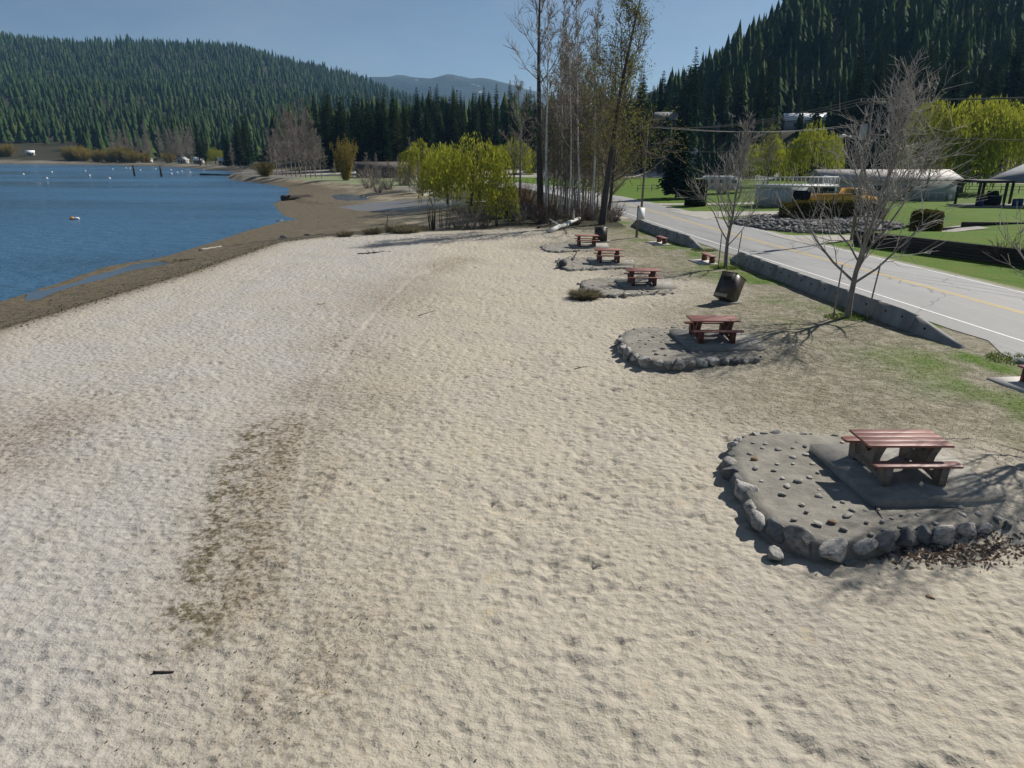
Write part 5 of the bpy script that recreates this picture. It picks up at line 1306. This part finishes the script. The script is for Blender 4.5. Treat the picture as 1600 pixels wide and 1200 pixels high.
# trailer
x0, y0 = P(1129, 305); tr_ = thing('travel_trailer', (x0, y0 + 1.5, gz(x0, y0)), 'white travel trailer with small dark windows beyond the clipped shrub', 'trailer', None, R(-4))
ol = [(-2.9,.55),(2.7,.55),(2.95,.9),(2.95,2.5),(2.75,2.8),(-2.7,2.8),(-3.0,2.45),(-3.05,1.1)]
V = [(x, -1.2, z) for x, z in ol] + [(x, 1.2, z) for x, z in ol]; n = 8
b_ = MB().add(V, [[[k, (k + 1) % n, (k + 1) % n + n, k + n] for k in range(n)]]); b_.F[8] = [np.array([list(range(n))[::-1]]), np.array([[n + q for q in range(n)]])]; b_.build('body', M['white_paint'], tr_)
for a, ww in ((-1.7, .7), (-.2, .6), (1.9, .8)): MB().box((a, -1.22, 2.0), (ww, .05, .55)).build('window', M['dark_glass'], tr_)
d_ = MB().box((.85, -1.22, 1.6), (.7, .04, 1.85)).build('door', M['pale_siding'], tr_); MB().box((1.1, -1.26, 1.6), (.07, .04, .1)).build('handle', M['metal_grey'], d_)
MB().box((0, -1.22, 1.15), (5.4, .03, .10)).build('stripe', M['metal_grey'], tr_)
for a in (-.45, .45):
    wv = MB().path([(a, -1.2, .36), (a, -.95, .36)], .36, 14).build('wheel', M['tyre'], tr_); MB().path([(a, -1.22, .36), (a, -1.205, .36)], .2, 10).build('rim', M['rim'], wv)
# yellow pickup behind the hedge
x0, y0 = P(1323, 327, .45); tk = thing('pickup_truck', (x0, y0 + 1.2, gz(x0, y0 + 1) + .1), 'long yellow truck parked behind the clipped hedge', 'truck', None, R(2))
ol = [(-3.6,.5),(3.5,.5),(3.6,.75),(3.5,1.25),(2.4,1.38),(1.75,2.15),(.1,2.2),(-.2,1.5),(-3.5,1.5),(-3.65,1.1)]
n = len(ol); V = [(x, -.95, z) for x, z in ol] + [(x, .95, z) for x, z in ol]
b_ = MB().add(V, [[[k, (k + 1) % n, (k + 1) % n + n, k + n] for k in range(n)]]); b_.F[n] = [np.array([list(range(n))[::-1]]), np.array([[n + q for q in range(n)]])]; b_.build('body', M['yellow_paint'], tk)
for a0, a1 in ((.25, .95), (1.02, 1.85)): MB().add([(a0, -.97, 1.45), (a1 + (.3 if a1 > 1.5 else 0), -.97, 1.45), (a1, -.97, 2.08), (a0, -.97, 2.08)], [[[0,1,2,3]]]).build('window', M['dark_glass'], tk)
MB().box((3.62, 0, .65), (.14, 1.9, .25)).build('bumper', M['white_paint'], tk)
for sy in (-.7, .7): MB().box((3.57, sy, 1.0), (.08, .3, .2)).build('headlight', M['white_paint'], tk)
for sy in (-.8, .8): MB().box((-3.6, sy, 1.0), (.06, .14, .3)).build('tail_light', M['red_lens'], tk)
for a in (-2.3, 2.2):
    for sy in (-.9, .75):
        wv = MB().path([(a, sy - .08, .42), (a, sy + .2, .42)], .42, 14).build('wheel', M['tyre'], tk); MB().path([(a, sy - .1, .42), (a, sy - .085, .42)], .24, 10).build('rim', M['rim'], wv)
for a in (-2.9, -1.7, -.6): MB().box((a, -.965, 1.15), (.06, .05, .6)).build('bed_post', M['dark_opening'], tk)

# ------------------------------------------------------------------ clipped shrubs and hedges
def clipped(name, loc, pts_fn, n, label, mat_='hedge', core=None, leaf=.09, seed=9):
    g = np.random.default_rng(seed); root = thing(name, loc, label, 'hedge')
    C, N_ = pts_fn(g, n); C = C + N_ * g.normal(0, .06, (n, 1)); a = rand_dirs(g, n) + N_ * .2; a /= np.linalg.norm(a, axis=1)[:, None]; b2 = np.cross(a, rand_dirs(g, n)); b2 /= np.linalg.norm(b2, axis=1)[:, None]; sz = leaf * g.uniform(.6, 1.5, n)
    V, F = quads(C, a * sz[:, None], b2 * (sz * .6)[:, None]); link('foliage', (lambda q: (q.materials.append(M[mat_]), q)[1])(build_mesh('foliage', V, [F])), None, root)
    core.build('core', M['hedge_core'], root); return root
def cyl_pts(r, h):
    def f(g, n):
        a = g.uniform(0, 6.28, n); top = g.uniform(0, 1, n) < .25; z = np.where(top, h, g.uniform(.03, h, n)); rr = np.where(top, r * np.sqrt(g.uniform(0, 1, n)), r * (1 - .22 * np.clip((z / h - .82) / .18, 0, 1) ** 2) * (1 + .05 * np.sin(3 * a)))
        z = np.where(top, h - .12 * (rr / r) ** 3, z)
        return np.c_[rr * np.cos(a), rr * np.sin(a), z], np.c_[np.where(top, 0, np.cos(a)), np.where(top, 0, np.sin(a)), np.where(top, 1, .15)]
    return f
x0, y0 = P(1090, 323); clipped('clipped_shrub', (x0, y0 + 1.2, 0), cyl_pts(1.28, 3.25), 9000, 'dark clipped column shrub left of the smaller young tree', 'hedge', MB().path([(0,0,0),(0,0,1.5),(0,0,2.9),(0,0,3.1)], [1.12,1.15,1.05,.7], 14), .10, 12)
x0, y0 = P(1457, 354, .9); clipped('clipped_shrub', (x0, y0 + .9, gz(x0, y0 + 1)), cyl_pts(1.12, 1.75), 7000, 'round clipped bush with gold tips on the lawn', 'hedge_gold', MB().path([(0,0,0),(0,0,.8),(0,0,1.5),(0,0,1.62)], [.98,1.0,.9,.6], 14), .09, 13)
x0, y0 = P(1228, 348, .2); HL, HD, HH = 9.6, 2.2, 2.1
def hedge_pts(g, n):
    f = g.uniform(0, 1, n); x = g.uniform(0, HL, n); sl_ = np.clip(x / 1.4, 0, 1) ** .6
    top = f < .45; fr = (f >= .45) & (f < .85); H_ = HH * (.55 + .45 * sl_)
    y = np.where(top, g.uniform(0, HD, n), np.where(fr, 0, HD)); z = np.where(top, H_, g.uniform(0, 1, n) * H_)
    x = np.where(f > .93, 0, x); y = np.where(f > .93, g.uniform(0, HD, n), y)
    return np.c_[x, y, z], np.c_[np.where(f > .93, -1, 0), np.where(fr, -1, 0), np.where(top, 1, .1)]
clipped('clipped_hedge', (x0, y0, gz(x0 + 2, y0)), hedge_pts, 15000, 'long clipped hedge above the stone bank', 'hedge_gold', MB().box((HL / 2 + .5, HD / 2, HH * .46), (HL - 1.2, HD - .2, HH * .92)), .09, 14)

# ------------------------------------------------------------------ stone bank, timber walls
RIP = np.array([(21.9,72.5),(23.2,66.5),(25.4,63.2),(28.5,62.6),(32.5,63.5),(36,64.5),(36,70),(31.5,76),(28,78.5),(24.2,77)])
g = np.random.default_rng(77); pr = []
while len(pr) < 1500:
    p = g.uniform((21.5, 62), (36, 79));
    if inside(p[:1], p[1:], RIP)[0]: pr.append(p)
pr = np.array(pr); zr = ground_z(pr[:, 0], pr[:, 1]); dd_ = seg_dist(pr[:, 0], pr[:, 1], RIP)
Vi, Fi = ICO1; mb = MB()
for p, z, dq in zip(pr, zr, dd_):
    s_ = g.uniform(.13, .34); V = Vi * (1 + g.normal(0, .16, (len(Vi), 1))) * np.array([s_ * g.uniform(.8, 1.4), s_ * g.uniform(.7, 1.1), s_ * g.uniform(.5, .8)]); V = V @ rot(g.normal(0, .3), g.normal(0, .3), g.uniform(0, 6)).T
    mb.add(V + np.array([p[0], p[1], z + min(dq, 2.2) * .22 + .04]), [Fi])
o = mb.build('stone_bank', M['riprap']); tag(o, 'bank of grey broken stone below the clipped hedge', 'stones', None, 'stuff')
n = len(RIP); V = np.vstack([np.c_[RIP, ground_z(RIP[:, 0], RIP[:, 1]) - .05], np.c_[inset(RIP, 2.2), ground_z(*inset(RIP, 2.2).T) + .42]]); i_ = np.arange(n); j_ = (i_ + 1) % n
mb = MB().add(V, [np.c_[i_, j_, j_ + n, i_ + n]]); mb.F[n] = [np.array([[n + q for q in range(n)]])]; o = mb.build('bank_core', M['riprap']); o['kind'] = 'structure'
def timber_wall(pts, h_, z0, label, courses, blk):
    pts = smooth_line(pts, 20); L = np.r_[0, np.cumsum(np.hypot(*np.diff(pts, axis=0).T))]; root = thing('retaining_wall', (pts[0][0], pts[0][1], z0), label, 'wall')
    def at(s_): return np.array([np.interp(s_, L, pts[:, 0]), np.interp(s_, L, pts[:, 1])])
    me = None
    for c in range(courses):
        s_ = -(c % 2) * blk / 2
        while s_ < L[-1] - .1:
            a = at(max(s_, 0)); b2 = at(min(s_ + blk, L[-1])); m_ = (a + b2) / 2; d_ = b2 - a; ln = np.hypot(*d_)
            if ln > .15:
                if me is None: me = MB().box((0, 0, 0), (1, 1, 1)).mesh('timber'); me.materials.append(M['timber_wall'])
                o = link('timber', me, None, root); o.location = (m_[0] - pts[0][0], m_[1] - pts[0][1], (c + .5) * h_ / courses); o.scale = (ln - .02, .22 + random.uniform(-.02, .02), h_ / courses - .015); o.rotation_euler = (0, 0, math.atan2(d_[1], d_[0]))
            s_ += blk
    return root
timber_wall(WALL, 1.08, -.02, 'dark timber retaining wall along the lawn across the road', 5, 2.4)
x0, y0 = P(1456, 353, .9); x1, y1 = P(1502, 351, .9); x2, y2 = P(1640, 352, .9)
timber_wall([(x0, y0), (x1, y1 + .1)], .42, gz(x0, y0) - .02, 'low grey edging wall beside the round clipped bush', 2, 1.8)
timber_wall([(x1 + .2, y1 + .3), (x2, y2 + .3)], .5, gz(x1, y1) - .02, 'low dark edging wall running to the right edge of the lawn', 2, 1.8)
# fences by the field
def rail_fence(pts, label, rails=2, h_=1.15, step=2.6):
    root = thing('rail_fence', (pts[0][0], pts[0][1], gz(*pts[0])), label, 'fence'); o0 = np.array([*pts[0], gz(*pts[0])])
    for a, b2 in zip(pts[:-1], pts[1:]):
        a = np.array(a, float); b2 = np.array(b2, float); n_ = max(1, int(np.hypot(*(b2 - a)) / step)); prev = None
        for k in range(n_ + 1):
            q = a + (b2 - a) * k / n_; p = np.array([*q, gz(*q)]) - o0
            MB().path([p + (0,0,-.2), p + (0,0,h_)], .07, 6).build('post', M['pole_wood'], root)
            if prev is not None:
                for r_ in range(rails): zz = h_ * (.45 + .45 * r_ / max(1, rails - 1)); MB().path([prev + (0,0,zz), p + (0,0,zz)], .045, 5).build('rail', M['pole_wood'], root)
            prev = p
rail_fence([P(996, 299), P(1062, 298)], 'wooden rail fence in front of the field left of the spruce')
rail_fence([P(1066, 303), P(1105, 300)], 'wooden rail fence between the spruce and the trailer')
rail_fence([P(1150, 303), P(1196, 304)], 'wooden rail fence between the trailer and the deck shed')
rail_fence([P(1508, 299, .6), P(1620, 300, .6)], 'wooden rail fence behind the picnic shelter')

# ------------------------------------------------------------------ on and beside the lake
for k, (u, v) in enumerate([(197,263),(203,263.5),(219,266.5),(243,264.5),(251,268),(267,266),(268,272),(277,270),(284,268.5),(297,270),(36.5,273),(73,279.5),(81,269.5),(133,267.5),(140,275),(171,279.5),(176,265)]):
    x, y = P(u, v, WATER_Z); mb = MB(); q = .38
    mb.path([(0,0,-.3),(0,0,-.1),(0,0,.12),(0,0,.34),(0,0,.46),(0,0,.52)], [.10*q/.38,.30,.38,.33,.17,.05], 12)
    o = mb.build('mooring_buoy', M['buoy_white'], None, True); o.location = (x, y, WATER_Z); o.scale = (1.0,) * 3; tag(o, 'small white mooring buoy floating far out on the lake', 'buoy', 'mooring buoys on the lake')
x, y = P(116, 343, WATER_Z); fl = thing('marker_buoy', (x, y, WATER_Z), 'orange and white marker buoy floating nearest to the beach', 'buoy', None, .3)
MB().path([(-.5,0,.05),(-.4,0,.1),(-.05,0,.12),(0,0,.12)], [.06,.22,.22,.14], 10).build('orange_half', M['buoy_orange'], fl, True); MB().path([(0,0,.12),(.05,0,.12),(.5,0,.1),(.62,0,.05)], [.14,.19,.17,.05], 10).build('white_half', M['buoy_white'], fl, True)
for k, (u, v0, v1, lb) in enumerate([(210.5, 275, 259, 'dark piling standing in the lake, left of the pair'), (252.5, 276, 261, 'dark piling standing in the lake, right of the pair')]):
    x, y = P(u, v0, WATER_Z); hgt = (v0 - v1) / FPX * math.hypot(y, 8) ; o = MB().path([(0,0,-1.5),(.0,0,hgt*.5),(.03,0,hgt)], [.36,.34,.3], 9).build('piling', M['driftwood_dark']); o.location = (x, y, WATER_Z); tag(o, lb, 'piling')
def log(p0, p1, r0, r1, label, mat_, z=None, name='driftwood_log', stubs=0, seed=0, zlift=0):
    g = np.random.default_rng(seed); a = np.array([*p0, 0.]); b2 = np.array([*p1, 0.]); za = gz(*p0) if z is None else z; zb_ = gz(*p1) if z is None else z
    a[2] = za + r0 * .7; b2[2] = zb_ + r1 * .7 + zlift; L = np.linalg.norm(b2 - a); pts = np.array([a + (b2 - a) * t_ + g.normal(0, L * .008, 3) * (0 < t_ < 1) for t_ in np.linspace(0, 1, 7)])
    mb = MB().path(pts - a, np.linspace(r0, r1, 7), 9)
    for k in range(stubs):
        q = pts[g.integers(1, 6)] - a; d = g.normal(0, 1, 3); d[2] = abs(d[2]) + .2; d /= np.linalg.norm(d); mb.path([q, q + d * L * .1, q + d * L * g.uniform(.14, .24)], [r1 * .7, r1 * .5, r1 * .2], 6)
    o = mb.build(name, mat_); o.location = a; tag(o, label, 'log'); return o
log(P(313, 273.5, WATER_Z), P(372, 274.5, WATER_Z), .35, .3, 'long dark log boom lying in the shallows off the point', M['driftwood_dark'], WATER_Z)
log(P(378, 271.5, WATER_Z), P(398, 271.5, WATER_Z), .3, .25, 'short dark log in the water beside the point', M['driftwood_dark'], WATER_Z)
log(P(441, 312, -1), P(488, 309.5, -1), .55, .45, 'thick dark beached log beside the pond on the mudflat', M['driftwood_dark'], None, stubs=1, seed=3)
log(P(312, 391, -1), P(346, 385.5, -1), .10, .05, 'slender pale log on the wet shore', M['driftwood'])
log(P(729, 323, -.5), P(760, 322, -.5), .16, .12, 'pale log lying below the large weeping willow', M['driftwood'])
log(P(858, 364), P(905, 351), .22, .16, 'white fallen trunk leaning out of the brush under the grove', M['birch'], None, 'fallen_tree', 2, 5, .5)
log(P(840, 357), P(878, 352), .10, .06, 'dark fallen branch behind the white fallen trunk', M['driftwood_dark'], None, 'fallen_branch', 2, 6, .4)
log(P(560, 398), P(610, 393), .07, .03, 'dark driftwood branch lying on the open sand', M['driftwood_dark'], None, 'driftwood_branch', 4, 7)
log(P(654, 494), P(678, 486), .025, .015, 'thin straight stick lying on the sand', M['driftwood_dark'], None, 'stick')
log(P(495, 477), P(509, 475), .03, .02, 'short dark driftwood piece on the sand left of the stick', M['driftwood_dark'], None, 'driftwood_branch', 3, 8)
log(P(230, 998), P(243, 999), .012, .01, 'tiny black twig on the pale sand at the lower left', M['driftwood_dark'], None, 'stick')
log(P(240, 1052), P(272, 1051), .022, .018, 'dark stick at the lower edge of the beach', M['driftwood_dark'], None, 'stick')
log(P(897, 577), P(918, 573), .014, .01, 'small heap of twigs left of the second platform', M['driftwood_dark'], None, 'driftwood_branch', 6, 9)
log(P(893, 410), P(903, 402), .07, .03, 'forked dark branch on the fourth platform', M['driftwood_dark'], None, 'driftwood_branch', 3, 10, .5)
for k, (u, v) in enumerate([(437, 343), (444, 270), (481, 373), (442, 376)]):
    x, y = P(u, v, -1); o = link('beach_boulder', ROCKSETS[1][k], None); s_ = [.5, 1.1, .3, .35][k]; o.location = (x, y, gz(x, y)); o.scale = (s_ * 1.3, s_, s_ * .8); tag(o, ['dark boulder on the mudflat near the creek mouth', 'dark rock pile on the lake point', 'dark stone on the rim between sand and mudflat', 'dark stone at the corner where sand meets mudflat'][k], 'rock')
loose_rock(3.2, 43.9, .42, 3, 1, 'dark boulder at the lakeward tip of the fourth platform', .9)

# ------------------------------------------------------------------ litter and thin grass
def scatter_bits(name, P2, zoff, size, mat_, label, cat, seed, flat=True):
    g = np.random.default_rng(seed); n = len(P2); z = ground_at(P2) + zoff
    a = np.c_[g.normal(0, 1, (n, 2)), g.normal(0, .25, n)]; a /= np.linalg.norm(a, axis=1)[:, None]; b2 = np.cross(a, np.array([0, 0, 1.]) + g.normal(0, .35, (n, 3))); b2 /= np.linalg.norm(b2, axis=1)[:, None]
    s_ = size * g.uniform(.5, 1.6, n); V, F = quads(np.c_[P2, z], a * s_[:, None], b2 * (s_ * .5)[:, None]); o = link(name, (lambda q: (q.materials.append(M[mat_]), q)[1])(build_mesh(name, V, [F])), None); tag(o, label, cat, None, 'stuff')
ZG = Z.reshape(ny, nx)
def ground_at(p):
    ix = np.clip(np.searchsorted(gx, p[:, 0]) - 1, 0, nx - 2); iy = np.clip(np.searchsorted(gy, p[:, 1]) - 1, 0, ny - 2)
    fx = (p[:, 0] - gx[ix]) / (gx[ix + 1] - gx[ix]); fy = (p[:, 1] - gy[iy]) / (gy[iy + 1] - gy[iy])
    return (ZG[iy, ix] * (1 - fx) + ZG[iy, ix + 1] * fx) * (1 - fy) + (ZG[iy + 1, ix] * (1 - fx) + ZG[iy + 1, ix + 1] * fx) * fy
g = np.random.default_rng(91)
c1 = np.vstack([np.c_[g.normal(7.6, .75, 900), g.normal(10.98, .20, 900)], np.c_[g.normal(8.6, .6, 350), g.normal(11.35, .2, 350)]])
scatter_bits('leaf_litter', c1, .012, .035, 'litter', 'dark leaf litter drifted against the nearest platform', 'leaf litter', 92)
q = np.vstack([g.uniform((-12, 6), (6, 45), (2600, 2)), np.c_[g.normal(-2.6, 1.8, 3600), g.uniform(6.5, 32, 3600)]]); k_ = value_noise(q[:, 0] * .3, q[:, 1] * .3, 15, 3); q = q[(k_ > .5)]
scatter_bits('beach_debris', q, .01, .015, 'litter_dark', 'small dark bits of bark and twig strewn over the sand', 'debris', 93)
sl_pts = smooth_line(DPOLY[2:8], 400); q = np.vstack([sl_pts[g.integers(0, 400, 1500)] + g.normal(0, .5, (1500, 2)), sl_pts[g.integers(0, 400, 1500)] + np.c_[-np.abs(g.normal(0, 3.2, 1500)), g.normal(0, 2, 1500)]])
scatter_bits('strand_line', q, .012, .05, 'litter_dark', 'dark strand line of debris between dry sand and wet shore', 'debris', 96)
def blades(name, P2, h_, mat_, label, seed):
    g = np.random.default_rng(seed); n = len(P2); b0 = np.c_[P2, ground_at(P2) - .005]; d = np.c_[g.normal(0, .55, (n, 2)), np.ones(n)]; d /= np.linalg.norm(d, axis=1)[:, None]
    sd = np.cross(d, rand_dirs(g, n)); sd /= np.linalg.norm(sd, axis=1)[:, None]; L = h_ * g.uniform(.4, 1.4, n); wd = L * .12
    V = np.stack([b0 - sd * wd[:, None], b0 + sd * wd[:, None], b0 + d * L[:, None]], 1).reshape(-1, 3)
    o = link(name, (lambda q: (q.materials.append(M[mat_]), q)[1])(build_mesh(name, V, [np.arange(3 * n).reshape(-1, 3)])), None); tag(o, label, 'grass', None, 'stuff')
q = np.c_[g.uniform(3, 17.5, 130000), 10 + 60 * g.uniform(0, 1, 130000) ** 1.3]
bxq = np.interp(q[:, 1], [0, 24.8, 33.5, 47.4, 53, 65, 72, 90], [17.6, 16.4, 15.4, 14.6, 13.4, 12.2, 11.4, 10.5])
gmq = sm((q[:, 0] - (bxq - 12.2 + 2.2 * np.sin(q[:, 1] * .21) + 1.6 * np.sin(q[:, 1] * .53 + 1))) / 8.0) * sm((q[:, 1] - 8) / 10)
ok = (q[:, 0] < bxq - .25) & (g.uniform(0, 1, len(q)) < gmq * .9)
for tx, ty, *_ in TB: ok &= ~inside(q[:, 0], q[:, 1], OUT * 1.03 + np.array([tx, ty]))
q = q[ok]; gp = value_noise(q[:, 0] * .38 + 3, q[:, 1] * .38, 21, 3)
vgq = sm((q[:, 0] - bxq[ok] + 6) / 5) * sm((gp - .42) / .2); gr = g.uniform(0, 1, len(q)) < vgq * .8
blades('dry_grass', q[~gr], .05, 'dry_grass', 'thin dry grass between the beach and the road barrier', 94)
blades('green_grass', q[gr], .055, 'green_grass', 'patches of new green grass along the road barrier', 95)
for cx_, cy_ in ((14.55, 29.9), (13.2, 43.6), (17.4, 23.4), (14.0, 51.8)):
    a = g.uniform(0, 6.28, 700); r_ = .75 * np.sqrt(g.uniform(0, 1, 700)); blades('green_grass', np.c_[cx_ + r_ * np.cos(a) * 1.3, cy_ + r_ * np.sin(a)], .13, 'green_grass', 'ring of longer green grass at ' + {14.55: 'the foot of the larger young tree', 13.2: 'the foot of the smaller young tree', 17.4: 'the barrier end at the right edge', 14.0: 'the near end of the far barrier'}[cx_], int(cy_))

# ------------------------------------------------------------------ air
hz = MB().box((200, 2500, 330), (8400, 6600, 666)); ho = hz.build('haze', None); ho['kind'] = 'stuff'; ho['label'] = 'thin blue haze in the air over the valley'; ho['category'] = 'haze'
hm = bpy.data.materials.new('haze'); hm.use_nodes = True; t = hm.node_tree; t.nodes.remove(t.nodes['Principled BSDF'])
pv = t.nodes.new('ShaderNodeVolumePrincipled'); pv.inputs['Color'].default_value = (.30, .60, 1.0, 1); pv.inputs['Density'].default_value = .000075; pv.inputs['Anisotropy'].default_value = .2
t.links.new(pv.outputs[0], t.nodes['Material Output'].inputs['Volume']); ho.data.materials.append(hm)
